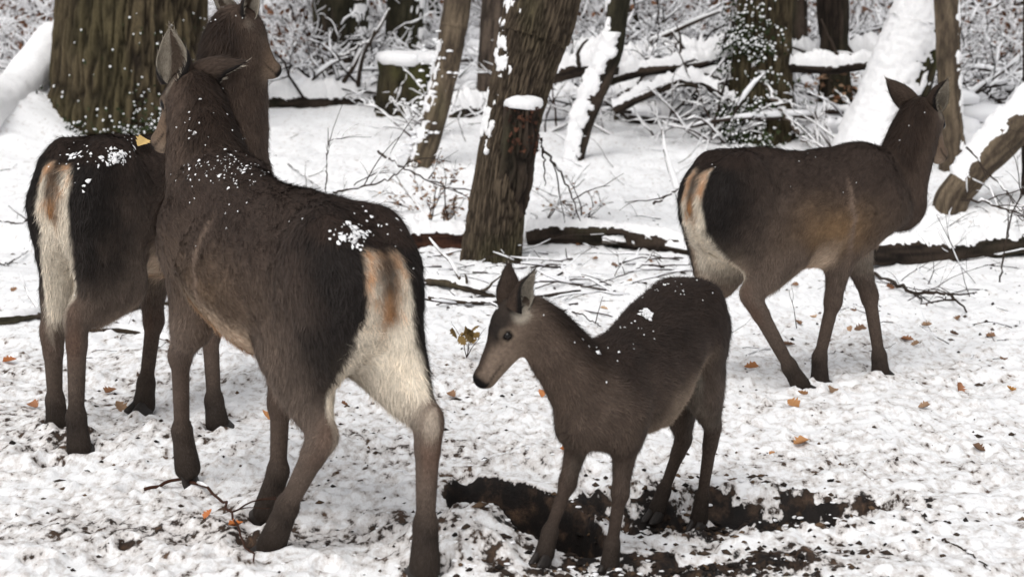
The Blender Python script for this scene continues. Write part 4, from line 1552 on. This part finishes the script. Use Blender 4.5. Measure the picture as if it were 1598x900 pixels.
    body = np.clip(tw['trunk'] + tw.get('thigh', 0) + tw.get('shoulder', 0), 0, 1)

    def blend(col, w):
        nonlocal C
        w = np.clip(w, 0, 1)[:, None]
        C = C * (1 - w) + np.asarray(col) * w
    wob = (sn(9, 3) - 0.5)
    # flanks lighter than the back, belly pale
    blend(FLANK, body * sstep(0.92, 0.70, q[:, 2] + wob * 0.2) * 0.8 * sstep(-0.40, -0.2, q[:, 0]))
    if not calf:
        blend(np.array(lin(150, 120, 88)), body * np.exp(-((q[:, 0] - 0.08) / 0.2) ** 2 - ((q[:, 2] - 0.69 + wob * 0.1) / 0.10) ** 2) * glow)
        xl = 0.17 + 0.25 * (q[:, 2] - 0.75) ** 2 + wob * 0.05
        blend(FLANK * 2.1, body * np.exp(-((q[:, 0] - xl) / 0.014) ** 2) * sstep(0.98, 0.8, q[:, 2]) * 0.95)
    if calf:
        blend(PALE * 1.25, tw['trunk'] * sstep(0.84, 0.64, q[:, 2] + wob * 0.1) * sstep(0.26, 0.10, q[:, 0]) * sstep(0.40, -0.1, NT[:, 2]) * 0.85)
        blend(DARK * 0.8, body * sstep(0.84, 1.0, q[:, 2] + wob * 0.1) * 0.7)
        blend(FLANK * 1.15, (tw['trunk'] + tw['neck'] * 0.5) * sstep(0.40, 0.52, q[:, 0]) * (0.3 + sn(24, 37)) * 0.7)
    blend(PALE * (0.8 if calf else 1.6), (tw['trunk'] + tw.get('thigh', 0) * 0.6) * sstep(-0.22, -0.72, NT[:, 2] + wob * 0.3) * sstep(0.76, 0.62, q[:, 2]) * sstep(0.5, 0.42, q[:, 0]))
    # dark back line and saddle
    blend(DARK, body * sstep(0.55, 0.95, NT[:, 2]) * sstep(0.95, 1.02, q[:, 2]) * 0.8)
    if patch:
        a = NT[:, 0]
        hz = q[:, 2]
        rear = sstep(-0.30, -0.42, q[:, 0])
        rump = np.clip(tw['trunk'] + tw.get('thigh', 0) + tw.get('gaskin', 0) * 0.8, 0, 1)
        # dark frame in front of the pale patch, down the back of the thigh
        ay = np.abs(q[:, 1])
        ring = sstep(0.35, -0.55, a + wob * 0.9) * sstep(-0.20, -0.50, q[:, 0] + wob * 0.2)
        blend(BLACK * 1.35, rump * sstep(0.36, 0.62, hz) * sstep(0.16, -0.1, inw - 0.25 * (hz > 0.7)) * ring * 0.9)
        lim = np.interp(hz, [0.55, 0.72, 0.92, 1.0], [0.11, 0.076, 0.068, 0.056])
        pat = 0
        pw = rump * sstep(lim + 0.012, lim - 0.012, ay + wob * 0.05) * sstep(-0.38, -0.55, a) * sstep(-0.36, -0.44, q[:, 0]) * sstep(0.99, 0.96, hz + wob * 0.08) * np.where(hz < 0.72, sstep(-0.25, 0.05, inw + wob * 0.3), 1.0)
        blend(CREAM * 1.3, pw)
        blend(RUST * 1.35, pw * sstep(0.84, 0.97, hz + (sn(26, 31) - 0.5) * 0.6) * 0.8)
        blend(RUST * 0.7, (0.1 + sn(30, 39)) * np.exp(-((ay + wob * 0.06) / 0.013) ** 2) * rump * sstep(-0.46, -0.52, q[:, 0]) * sstep(0.60, 0.70, hz) * 0.85)
        blend(BLACK * 1.3, np.exp(-((ay + wob * 0.02) / 0.024) ** 2) * rump * sstep(0.80, 0.90, hz) * sstep(-0.4, -0.5, q[:, 0]) * 0.95)
        blend(RUST * 0.8, tw['tail'] * sstep(0.90, 0.84, hz) * (0.2 + sn(34, 47)))
        blend(BLACK * 1.6, tw['tail'] * sstep(0.83, 0.88, hz) * 0.95)
        blend(CREAM * 1.2, tw['tail'] * sstep(0.80, 0.76, hz) * sn(40, 48))
        blend(DARK, rump * sstep(0.975, 1.0, hz + wob * 0.05) * sstep(-.35, -.45, q[:, 0]))
    else:
        blend(DARK, body * sstep(-0.25, -0.50, q[:, 0]) * sstep(0.5, 0.75, q[:, 2]) * 0.5)
        blend(RUST * 0.8, np.exp(-((q[:, 0] + 0.57) / 0.05) ** 2 - ((q[:, 2] - 0.97) / 0.05) ** 2) * 0.5)
        blend(DARK, tw['tail'] * 0.9)
    # inner faces of the legs
    legw = np.clip(tw.get('thigh', 0) + tw.get('gaskin', 0) + 0.8 * tw.get('forearm', 0), 0, 1)
    inner = sstep(0.15, 0.6, -sgn * N[:, 1]) * legw * sstep(0.80, 0.70, q[:, 2]) * sstep(0.40, 0.60, q[:, 2])
    blend(CREAM * (0.55 if calf else 1.05), inner * (0.75 + 0.25 * tw.get('thigh', 0)) * (0.95 if not calf else 0.25))
    blend(CREAM * (0.5 if calf else 1.2), body * sstep(0.10, 0.075, np.abs(q[:, 1])) * sstep(0.73, 0.68, q[:, 2]) * sstep(-0.12, -0.2, q[:, 0]) * 0.9)
    blend(np.array(lin(104, 68, 50)), tw.get('shank', 0) * sstep(0.0, -0.7, N[:, 0]) * (V[:, 0] < 0) * sstep(0.25, 0.4, V[:, 2] / S) * 0.35)
    # legs: darker front
    blend(DARK * 1.15, np.clip(tw.get('shank', 0), 0, 1) * sstep(0.2, 0.8, N[:, 0]) * 0.35)
    # neck: dark nape, lighter throat
    # nape direction: side away from the throat
    ax_t = unit(poll - nb)
    if abs(u @ ax_t) > 0.85:
        nape_dir = unit(-f - ax_t * (-f @ ax_t))
    else:
        nape_dir = unit(u - ax_t * (u @ ax_t))
    if nape_dir @ np.array([-0.7, 0, 0.7]) < 0:
        nape_dir = -nape_dir
    nd = N @ nape_dir
    nw = np.clip(tw['neck'], 0, 1)
    blend(NAPE * 0.75, nw * sstep(0.15, 0.75, nd + wob * 0.4))
    blend(FLANK * 1.15, nw * sstep(-0.25, -0.85, nd + wob * 0.3) * 0.75)
    # head markings
    hv = (V - poll) @ B.T / hs
    if calf:
        blend(FACE * 1.7, np.clip(tw['face'] + tw['jaw'] + 0.6 * tw['skull'], 0, 1) * sstep(0.02, -0.02, hv[:, 2]) * 0.8)
    for s2 in (-1, 1):
        blend(CREAM * 0.9, sstep(0.045, 0.02, np.linalg.norm(hv - np.array([.028, s2 * .064, .012]), axis=1)) * (0.75 if calf else 0.3))
    blend(np.array(lin(132, 108, 88)), np.clip(tw['face'] + tw['jaw'], 0, 1) * (0 if calf else 0.55))
    hw = np.clip(sum(tw[k] for k in ('skull', 'face', 'jaw', 'brow', 'nose', 'chin')), 0, 1)
    blend(BLACK * 1.9, hw * sstep(0.012, 0.045, hv[:, 2] + 0.12 * hv[:, 0]) * sstep(0.21 if calf else 0.15, 0.13 if calf else 0.09, hv[:, 0]) * 0.92)
    blend(DARK * 1.2, hw * sstep(-0.014, 0.006, hv[:, 2] + 0.02) * sstep(0.12, 0.17, hv[:, 0]) * sstep(0.030, 0.012, np.abs(hv[:, 1])) * 0.75)
    for s2 in (-1, 1):
        de = np.linalg.norm(hv - np.array([.112, s2 * .0545, .002]), axis=1)
        blend(PALE * 0.7, hw * sstep(0.038, 0.026, de) * 0.3)
        blend(BLACK, hw * sstep(0.021, 0.017, de))
        nn = np.linalg.norm(hv - np.array([.298, s2 * .016, -.026]), axis=1)
        blend(BLACK * 0.5, sstep(0.013, 0.008, nn))
    blend(BLACK * 1.2, hw * sstep(0.276, 0.290, hv[:, 0]) * sstep(-0.062, -0.052, hv[:, 2]))
    blend(BLACK * 1.5, hw * np.exp(-((hv[:, 2] + 0.056 - 0.02 * hv[:, 0]) / 0.0035) ** 2) * sstep(0.19, 0.21, hv[:, 0]) * 0.8)
    blend(PALE * 0.9, np.clip(tw['jaw'] + tw['chin'], 0, 1) * sstep(-0.3, -0.8, N @ u) * 0.6)
    # mottling
    C *= (0.82 + 0.36 * sn(30, 11))[:, None] * (0.78 + 0.44 * sn(7, 13))[:, None] * tone
    if not calf and patch:
        pass
    # surface undulation of the thick coat
    fur_w = np.clip(body + 0.8 * nw, 0, 1)
    V2 = V + N * ((sn(30, 17) - 0.5) * 0.012 * fur_w * S + (sn(8, 19, 2) - 0.5) * 0.026 * body * S)[:, None]
    furlen = np.ones(len(V)) + (0.10 * np.clip(pw, 0, 1) if patch else 0) + 0.5 * nw * sstep(0.2, 0.7, nd)
    # ---- ears
    Vs, Fs, Cs, fls, n0 = [V2], [F], [C], [FL], len(V2)
    ear_pts = []
    for s2, (ed, eo) in zip((-1, 1), ears):      # left ear (r = -1), right ear
        ed, eo = np.asarray(ed, float) @ Rw, np.asarray(eo, float) @ Rw
        eb = H(.012, s2 * .050, .030)
        ev, ef, ec = ear_mesh(eb - unit(ed) * 0.012 * hs, ed, eo, ear_len * hs, ear_w * hs)
        ear_pts.append((ev, ef, ec * (0.9 + 0.2 * rs.random((len(ec), 1))) * tone, unit(ed)))
    for ev, ef, ec, ed in ear_pts:
        Vs.append(ev)
        Fs.append(ef + n0)
        Cs.append(ec)
        fls.append(np.broadcast_to(ed, ev.shape))
        n0 += len(ev)
    V3, F3, C3, FL3 = np.vstack(Vs), np.vstack(Fs), np.vstack(Cs), np.vstack(fls)
    N3 = vert_normals(V3, F3)
    rt = thing(name, label, 'deer', root, heading, group)
    me = mesh_from('body', V3, F3, True, C3)
    bo = link('body', me, coat_mat.m, rt)
    # ---- fur: short hairs lying along the coat
    fc = V3[F3].mean(1)
    d1, d2 = V3[F3[:, 2]] - V3[F3[:, 0]], V3[F3[:, 3]] - V3[F3[:, 1]]
    area = 0.5 * np.linalg.norm(np.cross(d1, d2), axis=1)
    hwf = np.zeros(len(V3))
    hwf[:len(V)] = np.clip(hw + tw.get('shank', 0) * 0.7 + tw.get('foot', 0) * 0.7, 0, 1)
    hwf[len(V):] = 0.35
    dens = area * (1 + 0.7 * hwf[F3].mean(1))
    pick = rs.choice(len(F3), fur_n, p=dens / dens.sum())
    a, b = rs.random(fur_n), rs.random(fur_n)
    Q = F3[pick]
    bw = np.stack([(1 - a) * (1 - b), a * (1 - b), a * b, (1 - a) * b], 1)[:, :, None]
    p0 = (V3[Q] * bw).sum(1)
    nn = (N3[Q] * bw).sum(1)
    cc = (C3[Q] * bw).sum(1)
    ff = (FL3[Q] * bw).sum(1)
    sh_ = (hwf[Q][:, :, None] * bw).sum(1)[:, 0]
    nn /= np.linalg.norm(nn, axis=1)[:, None] + 1e-9
    ff = ff + rs.normal(0, 0.22, ff.shape) + (np.stack([fbm(p0 * 12, 2, 60 + k) for k in range(3)], 1) - 0.5) * 0.9
    ff -= nn * (ff * nn).sum(1)[:, None]
    ff /= np.linalg.norm(ff, axis=1)[:, None] + 1e-9
    fl_all = np.ones(len(V3))
    fl_all[:len(V)] = furlen
    clump = fbm(p0 * np.array([22.0, 60.0, 42.0]), 3, 90)
    ln = (0.034 * (1 - 0.75 * sh_)) * S * rs.uniform(0.5, 1.3, fur_n) * (fl_all[Q][:, :, None] * bw).sum(1)[:, 0]
    if not calf:
        dd = ff + nn * (0.06 + 0.75 * clump * rs.uniform(0.3, 1.0, fur_n))[:, None]
    else:
        dd = ff + nn * rs.uniform(0.15, 0.5, fur_n)[:, None]
    dd /= np.linalg.norm(dd, axis=1)[:, None]
    wd = np.cross(dd, nn)
    wd /= np.linalg.norm(wd, axis=1)[:, None] + 1e-9
    wv = (0.0014 * (1 - 0.45 * sh_) * S)[:, None]
    base = p0 - nn * 0.002
    FV = np.stack([base - wd * wv, base + wd * wv, base + dd * ln[:, None]], 1).reshape(-1, 3)
    FF = np.arange(fur_n * 3).reshape(-1, 3)
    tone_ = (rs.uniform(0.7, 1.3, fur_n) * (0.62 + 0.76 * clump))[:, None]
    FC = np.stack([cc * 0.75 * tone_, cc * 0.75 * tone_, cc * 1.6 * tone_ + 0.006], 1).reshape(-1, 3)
    fur = link('fur', mesh_from('fur', FV, FF, False, FC), fur_mat.m, bo, 'stuff')
    # ---- eyes
    for e in eyes:
        m = MB()
        ns, nr = 14, 9
        th = np.linspace(0, math.pi, nr)
        ph = np.arange(ns) * 2 * math.pi / ns
        v = np.stack([np.outer(np.sin(th), np.cos(ph)), np.outer(np.sin(th), np.sin(ph)), np.outer(np.cos(th), np.ones(ns))], -1).reshape(-1, 3) * 0.0140 * hs
        qf = [(i * ns + j, (i + 1) * ns + j, (i + 1) * ns + (j + 1) % ns, i * ns + (j + 1) % ns) for i in range(nr - 1) for j in range(ns)]
        m.add(v + e, qf)
        m.build('eye', eye_mat.m, rt)
    # ---- cloven hooves
    for foot, top, fd, side, hind in feet:
        m = MB()
        upv = unit(top - foot)
        fd2 = unit(fd - np.array([0, 0, 1.0]) * fd[2] * 0.5)
        sd = unit(np.cross(upv, fd2))
        for s2 in (-1, 1):
            rows = []
            for i, t in enumerate(np.linspace(0, 1, 7)):      # from the top ring to the sole
                c = top * (1 - t) + foot * t + fd2 * (0.006 + 0.022 * t) * S + sd * s2 * (0.0145 + 0.002 * t) * S * leg_fat
                lx, ly = (0.025 + 0.019 * t) * S * leg_fat, (0.0165 + 0.004 * t) * S * leg_fat
                if i == 6:
                    lx, ly = lx * 0.9, ly * 0.85
                aa = np.arange(12) * 2 * math.pi / 12
                ring = c + np.outer(np.cos(aa) * lx * (1 + 0.25 * (np.cos(aa) > 0.5)), fd2) + np.outer(np.sin(aa) * ly * (1 - 0.25 * np.cos(aa)), sd)
                rows.append(ring)
            v = np.vstack(rows + [rows[0].mean(0)[None], rows[-1].mean(0)[None]])
            qf = [(i * 12 + j, i * 12 + (j + 1) % 12, (i + 1) * 12 + (j + 1) % 12, (i + 1) * 12 + j) for i in range(6) for j in range(12)]
            tf = [(84, (j + 1) % 12, j) for j in range(12)] + [(85, 72 + j, 72 + (j + 1) % 12) for j in range(12)]
            m.add(v, qf, tf)
        m.build('hoof', hoof_mat.m, rt)
    # ---- snow caught in the coat
    if flake_n:
        m = MB()
        upf = (N3[:, 2] > 0.35)
        wts = np.zeros(len(V3))
        wts[:len(V)] = (body + nw * 1.2 + 0.3 * hw) * (N[:, 2] > 0.25) * (0.15 + sstep(0.5, 0.7, fbm(V * 7, 2, 71 + seed)))
        ids = rs.choice(len(V3), flake_n, p=wts / wts.sum())
        spots = [(V3[i], N3[i], rs.uniform(0.0015, 0.0035)) for i in ids]
        for (uv, cnt, spread, sz) in (flakes_at or []):
            o, d_ = loc(EYE), ray(*uv) @ Rw
            rel = V3 - o
            tt = rel @ d_
            dist = np.linalg.norm(rel - tt[:, None] * d_ / (d_ @ d_), axis=1)
            cand = np.nonzero(dist < 0.02)[0]
            if len(cand) == 0:
                continue
            c0 = V3[cand[np.argmin(tt[cand])]]
            dn = np.linalg.norm((V3 - c0) * np.array([0.8, 1.0, 1.3]), axis=1)
            near = np.nonzero(dn < spread * 2)[0]
            wn_ = np.exp(-(dn[near] / spread / 0.75) ** 2) * (0.1 + sstep(0.42, 0.6, fbm(V3[near] * 45, 2, 81)))
            for i in rs.choice(near, cnt, p=wn_ / wn_.sum()):
                spots.append((V3[i] + rs.normal(0, 0.004, 3), N3[i], sz * rs.uniform(0.25, 0.8) * (2.2 if rs.random() < 0.12 else 1)))
        for p, n_, sz in spots:
            ns = 7
            t1 = unit(np.cross(n_, (0.3, 0.2, 1)))
            t2 = np.cross(n_, t1)
            aa = np.arange(ns) * 2 * math.pi / ns
            jag = rs.uniform(0.35, 1.5, (1, ns)) * rs.uniform(0.8, 1.2, (3, ns))
            rows = [p + n_ * (0.006 + hh * sz * 0.35) + (np.outer(np.cos(aa) * jag[k] * rr, t1) + np.outer(np.sin(aa) * jag[k] * rr, t2)) * sz for k, (hh, rr) in enumerate(((-0.2, 1.0), (0.45, 0.95), (0.8, 0.5)))]
            v = np.vstack(rows + [(p + n_ * (0.006 + sz * 0.35))[None]])
            qf = [(i * ns + j, i * ns + (j + 1) % ns, (i + 1) * ns + (j + 1) % ns, (i + 1) * ns + j) for i in range(2) for j in range(ns)]
            tf = [(2 * ns + j, 2 * ns + (j + 1) % ns, 3 * ns) for j in range(ns)]
            m.add(v, qf, tf)
        m.build('snow_flakes', flake_mat.m, rt, True, 'stuff')
    return rt


def fp(u, v, dz=0.0):
    """foot point: the sole touches the ground at this pixel"""
    p = gp(u, v)
    d = ray(u, v)
    if dz:
        t = ((p[2] + dz) - CAM_H) / d[2]
        p = EYE + d * t
    return p


HERD = 'red deer hinds and calf in the snowy wood'



def put(name_label, group, tail_uv, depth, heading, S, legs, poll, nose, ears, **k):
    """root of a deer from where its tail is seen and how far off it stands"""
    t = at(*tail_uv, depth)
    hd = R(heading)
    off = np.array([math.cos(hd), math.sin(hd)]) * 0.585 * S
    xy = t[:2] + off
    zg = float(macro_z(np.array([xy[0]]), np.array([xy[1]]))[0])
    k.setdefault('lift', t[2] - zg - 0.93 * S)
    root = np.array([xy[0], xy[1], zg])
    for L in legs:
        L['foot'] = fp(*L['f'], L.get('dz', 0.0)) - np.array([0, 0, 0.008])
    return make_deer('deer', name_label, group, root, hd, S, legs, poll, nose, ears, **k)


def LG(side, hind, f, j, toe, dz=0.0):
    return dict(side=side, hind=hind, f=f, j=j, toe=toe, dz=dz)


# the hind looking away in the left foreground
put('nearest and largest deer, cream rump towards the viewer, head turned away', HERD, (604, 399), 5.02, 127, 1.02, [
    LG('left', True, (415, 852), [(452, 545), (503, 682), (448, 790)], (380, 858)),
    LG('right', True, (662, 893), [(590, 545), (668, 660), (664, 820)], (648, 905)),
    LG('left', False, (296, 748), [(300, 500), (281, 555), (284, 672)], (302, 778), 0.03),
    LG('right', False, (410, 800), [(440, 520), (437, 630), (434, 735)], (396, 806)),
], at(302, 132, 6.12), at(240, 214, 6.29), [((-0.10, 0.0, 1.0), (-0.15, -1.0, 0.0)), ((1.0, -0.1, 0.34), (0.35, 0.3, -0.9))],
    pitch=R(-8), seed=1, tone=0.82, neck_r=(0.165, 0.10, 0.078), ear_len=0.19, ear_w=0.15, flake_n=30, flakes_at=[((560, 365), 110, 0.045, 0.007), ((330, 250), 60, 0.10, 0.0035), ((370, 262), 60, 0.08, 0.004), ((590, 345), 16, 0.08, 0.006), ((300, 180), 14, 0.10, 0.006)])

# the hind behind it
put('deer before the wide oak trunk, neck upright behind the nearest deer', HERD, (84, 275), 6.75, 62, 1.06, [
    LG('left', True, (92, 668), [(120, 430), (82, 520), (86, 625)], (98, 674)),
    LG('right', True, (125, 702), [(185, 435), (120, 500), (119, 650)], (136, 710)),
    LG('left', False, (222, 642), [(235, 430), (240, 500), (228, 598)], (220, 650)),
    LG('right', False, (342, 670), [(330, 440), (328, 520), (334, 625)], (356, 676)),
], at(366, 36, 7.5), at(441, 106, 7.60), [((-0.62, 0.0, 0.78), (0.5, -0.8, -0.1)), ((0.40, -0.1, 0.9), (0.5, -0.6, 0.0))],
    seed=2, flakes_at=[((175, 238), 120, 0.04, 0.007), ((120, 240), 30, 0.08, 0.007), ((130, 282), 4, 0.03, 0.008), ((210, 225), 10, 0.08, 0.006)], neck_r=(0.17, 0.128, 0.104))

# the calf in the diggings
put('smallest deer, dark with lowered head, forelegs spread in the dug soil', HERD, (1100, 468), 5.80, 240, 0.765, [
    LG('left', True, (1088, 822), [(1096, 604), (1112, 668), (1096, 775)], (1080, 830)),
    LG('right', True, (1020, 806), [(1060, 612), (1066, 686), (1036, 765)], (1008, 815)),
    LG('left', False, (950, 890), [(978, 672), (968, 768), (955, 850)], (945, 900)),
    LG('right', False, (845, 868), [(908, 664), (886, 752), (858, 830)], (835, 876)),
], at(814, 478, 5.05), at(735, 590, 5.0), [((0.42, -0.12, 0.9), (0.8, -0.55, 0.1)), ((0.0, 0.1, 1.0), (-0.5, 0.85, 0.0))],
    calf=True, leg_fat=1.12, fat=0.94, patch=False, pitch=R(14), seed=3, neck_base=(0.44, 0.86), neck_r=(0.146, 0.096, 0.076), h=0.0065, tone=0.64, ear_w=0.105, ear_len=0.16, thigh_k=0.82,
    flakes_at=[((1010, 481), 90, 0.014, 0.006), ((1045, 440), 16, 0.06, 0.004), ((930, 530), 8, 0.06, 0.005)], flake_n=60)

# the hind by the long log
put('deer walking along the long fallen log, seen from the side', HERD, (1084, 282), 7.6, 31, 0.975, [
    LG('right', True, (1258, 602), [(1222, 392), (1172, 462), (1232, 572)], (1280, 608)),
    LG('left', True, (1074, 590), [(1135, 405), (1100, 470), (1082, 560)], (1090, 594)),
    LG('right', False, (1280, 590), [(1312, 392), (1300, 470), (1279, 558)], (1302, 594)),
    LG('left', False, (1376, 583), [(1335, 395), (1357, 462), (1372, 556)], (1394, 587)),
], at(1436, 172, 8.3), at(1472, 234, 8.53), [((-0.75, 0.0, 0.75), (0.3, 0.7, -0.3)), ((0.2, -0.75, 0.8), (0.5, -0.5, -0.4))],
    seed=4, tone=0.76, neck_bend=0.03, glow=0.85, fat=0.93, flake_n=25, ear_w=0.11, ear_len=0.165, neck_base=(0.585, 0.90), neck_r=(0.114, 0.108, 0.09))

# ---------------------------------------------------------------- fallen leaves, one by one
rsL = np.random.default_rng(91)


def leaf(u, v, L, label, group=None, col=None, lift=0.007, p=None):
    m = MB()
    q = gp(u, v) + np.array([0, 0, lift]) if p is None else np.asarray(p)
    add_leaf(m, np.zeros(3), rsL, L, col, rsL.normal(0, 0.35, 3) + np.array([0, -0.35, 1.0]), 0.7)
    o = m.build('oak_leaf', leafy_mat.m, None, True)
    o.location = q
    return tag(o, label, 'leaf', group)


OR = np.array(lin(184, 136, 92))
leaf(1250, 693, 0.085, 'largest orange leaf, alone on clean snow right of the smallest deer', None, OR)
leaf(1238, 636, 0.07, 'tan leaf touching a smaller one, below the hooves of the walking deer', None, OR * 0.9)
leaf(1252, 622, 0.05, 'small leaf overlapping a tan leaf below the hooves of the walking deer', None, OR * 0.85)
leaf(15, 566, 0.07, 'rusty orange leaf on the snow at the left edge', None, np.array(lin(168, 104, 64)))
leaf(172, 604, 0.08, 'brown curled leaf on the snow right of the left deer hind legs', None, np.array(lin(140, 100, 72)))
leaf(415, 655, 0.06, 'pale orange leaf against the foreleg of the nearest deer', None, np.array(lin(206, 148, 98)))
leaf(368, 828, 0.05, 'orange leaf beside the curved reddish twig', None, np.array(lin(190, 116, 66)))
leaf(326, 818, 0.04, 'small orange leaf left of the curved reddish twig', None, np.array(lin(190, 120, 76)))
leaf(884, 700, 0.06, 'orange leaf behind the left foreleg of the smallest deer', None, np.array(lin(186, 116, 66)))
leaf(846, 628, 0.05, 'orange leaf under the throat of the smallest deer', None, np.array(lin(196, 132, 84)))
leaf(1172, 577, 0.07, 'brown leaf left of the walking deer hind hoof', None, np.array(lin(170, 118, 78)))
leaf(1205, 702, 0.03, 'little tan leaf left of the largest orange leaf', None, OR * 0.9)
leaf(1578, 606, 0.05, 'ochre leaf at the right edge', None, np.array(lin(200, 148, 80)))
LEAVES_MID = 'small brown oak leaf on the snow between the deer and the logs'
for u, v in ((1245, 517), (1265, 508), (1330, 505), (1340, 520), (1410, 532), (1425, 540), (1245, 440), (1252, 418), (1105, 400), (960, 420), (1020, 412), (948, 476), (1495, 490), (1545, 520), (700, 395), (905, 385), (880, 372),
             (1160, 455), (1205, 440), (1440, 505), (1480, 520), (1335, 480), (1300, 610), (1180, 500), (1230, 540), (930, 400), (985, 440), (1395, 440), (1560, 560), (1490, 600), (25, 455), (120, 455), (60, 640), (180, 640), (545, 640), (590, 560), (700, 620), (655, 600), (1440, 640), (1520, 700)):
    leaf(u + rsL.normal(0, 4), v + rsL.normal(0, 3), rsL.uniform(0.045, 0.075), LEAVES_MID, 'small brown leaves on the snow')

# sprig with withered leaves in front of the smallest deer's nose
rs_ = np.random.default_rng(17)
b_ = gp(728, 560)
m, l = MB(), MB()
for d in ((0.15, 0, 1.0), (0.5, 0, 0.8), (-0.2, 0.1, 0.9)):
    grow(m, None, rs_, b_, d, 0.13, 0.003, 1, 0, 1, 5, (2, 3), 0, None, 0.2)
for k in range(9):
    add_leaf(l, b_ + np.array([rs_.normal(0.03, 0.03), rs_.normal(0, 0.03), rs_.uniform(0.07, 0.16)]), rs_, 0.06, np.array(lin(132, 108, 66)) * rs_.uniform(0.6, 1.1), rs_.normal(0, 1, 3), 0.7)
t_ = thing('oak_sprig', 'withered oak sprig in front of the nose of the smallest deer', 'twig', b_)
m.build('stem', leafy_mat.m, t_, True, None, b_)
l.build('leaves', leafy_mat.m, t_, False, 'stuff', b_)

# crumbs of soil and litter
def crumbs():
    rs = np.random.default_rng(3)
    m = MB()
    pts = []
    for _ in range(2300):
        y = 4.6 + 9.0 * rs.random() ** 1.5
        x = rs.uniform(-0.33, 0.33) * y
        pts.append((x, y, rs.uniform(0.003, 0.011) ** 1.0 * (1 + 0.04 * y) * (0.5 if rs.random() < 0.6 else 1)))
    for _ in range(1000):
        c = TR_C if rs.random() < 0.6 else flat(1010, 880)
        pts.append((c[0] + rs.normal(0, 0.33), c[1] + rs.normal(0, 0.17), rs.uniform(0.003, 0.016)))
    P = np.array(pts)
    Z = ground_z(P[:, 0], P[:, 1])
    keep = fbm(rough3(P[:, 0], P[:, 1]) * 2.2, 3, 8) + rs.uniform(-0.15, 0.15, len(P)) > 0.47
    for (x, y, s), z, k in zip(P, Z, keep):
        if not k:
            continue
        a = rs.uniform(0, 6.28)
        ca, sa = math.cos(a), math.sin(a)
        e = np.array([[ca, sa, 0], [-sa, ca, 0], [0, 0, 1.0]]) * np.array([s * rs.uniform(0.7, 2.4), s, s * 0.7])[:, None]
        v = np.array([e[0], e[1], -e[0], -e[1], e[2], -e[2]]) * rs.uniform(0.6, 1.2, (6, 1)) + np.array([x, y, z + s * 0.2])
        c = np.array(lin(*[(52, 43, 37), (70, 58, 48), (36, 31, 28), (92, 74, 58)][rs.integers(4)])) * rs.uniform(0.6, 1.2)
        m.add(v, None, [(0, 1, 4), (1, 2, 4), (2, 3, 4), (3, 0, 4), (1, 0, 5), (2, 1, 5), (3, 2, 5), (0, 3, 5)], c)
    tag(m.build('soil_litter', leafy_mat.m, None, False, 'stuff'), 'crumbs of soil and dark litter strewn over the trodden snow', 'litter')


crumbs()
# yellow leaf stuck on the back of the left deer
def hit_back(u, v):
    dg = bpy.context.evaluated_depsgraph_get()
    ok, loc_, nrm_, *_ = SC.ray_cast(dg, Vector(EYE), Vector(ray(u, v)).normalized())
    return np.array(loc_), np.array(nrm_)


hp, hn = hit_back(216, 228)
m = MB()
add_leaf(m, np.zeros(3), rsL, 0.075, np.array(lin(214, 182, 120)), hn + np.array([0, -0.3, 0.2]), 0.3)
o_ = m.build('oak_leaf', leafy_mat.m, None, True)
o_.location = hp + hn * 0.02
tag(o_, 'pale yellow leaf lying on the back of the left deer', 'leaf')


def clods():
    """broken snow thrown up round the diggings"""
    rs = np.random.default_rng(29)
    m = MB()
    for _ in range(300):
        k = rs.random()
        if k < 0.4:
            c, sx, sy = flat(1010, 880), 0.42, 0.16
        elif k < 0.7:
            c, sx, sy = TR_C, 0.5, 0.22
        elif k < 0.85:
            c, sx, sy = flat(735, 850), 0.22, 0.3
        else:
            c, sx, sy = flat(835, 726), 0.22, 0.06
        x, y = c[0] + rs.normal(0, sx), c[1] + rs.normal(0, sy)
        if pit_r(np.array([x]), np.array([y]))[0] < 1.02:
            continue
        sz = rs.uniform(0.003, 0.008)
        snow_clump(m, np.array([x, y, gz(x, y) + sz * 0.3]), sz, rs)
    tag(m.build('snow_clods', leafy_mat.m, None, True, 'stuff'), 'broken lumps of snow thrown round the dug pit', 'snow')


clods()
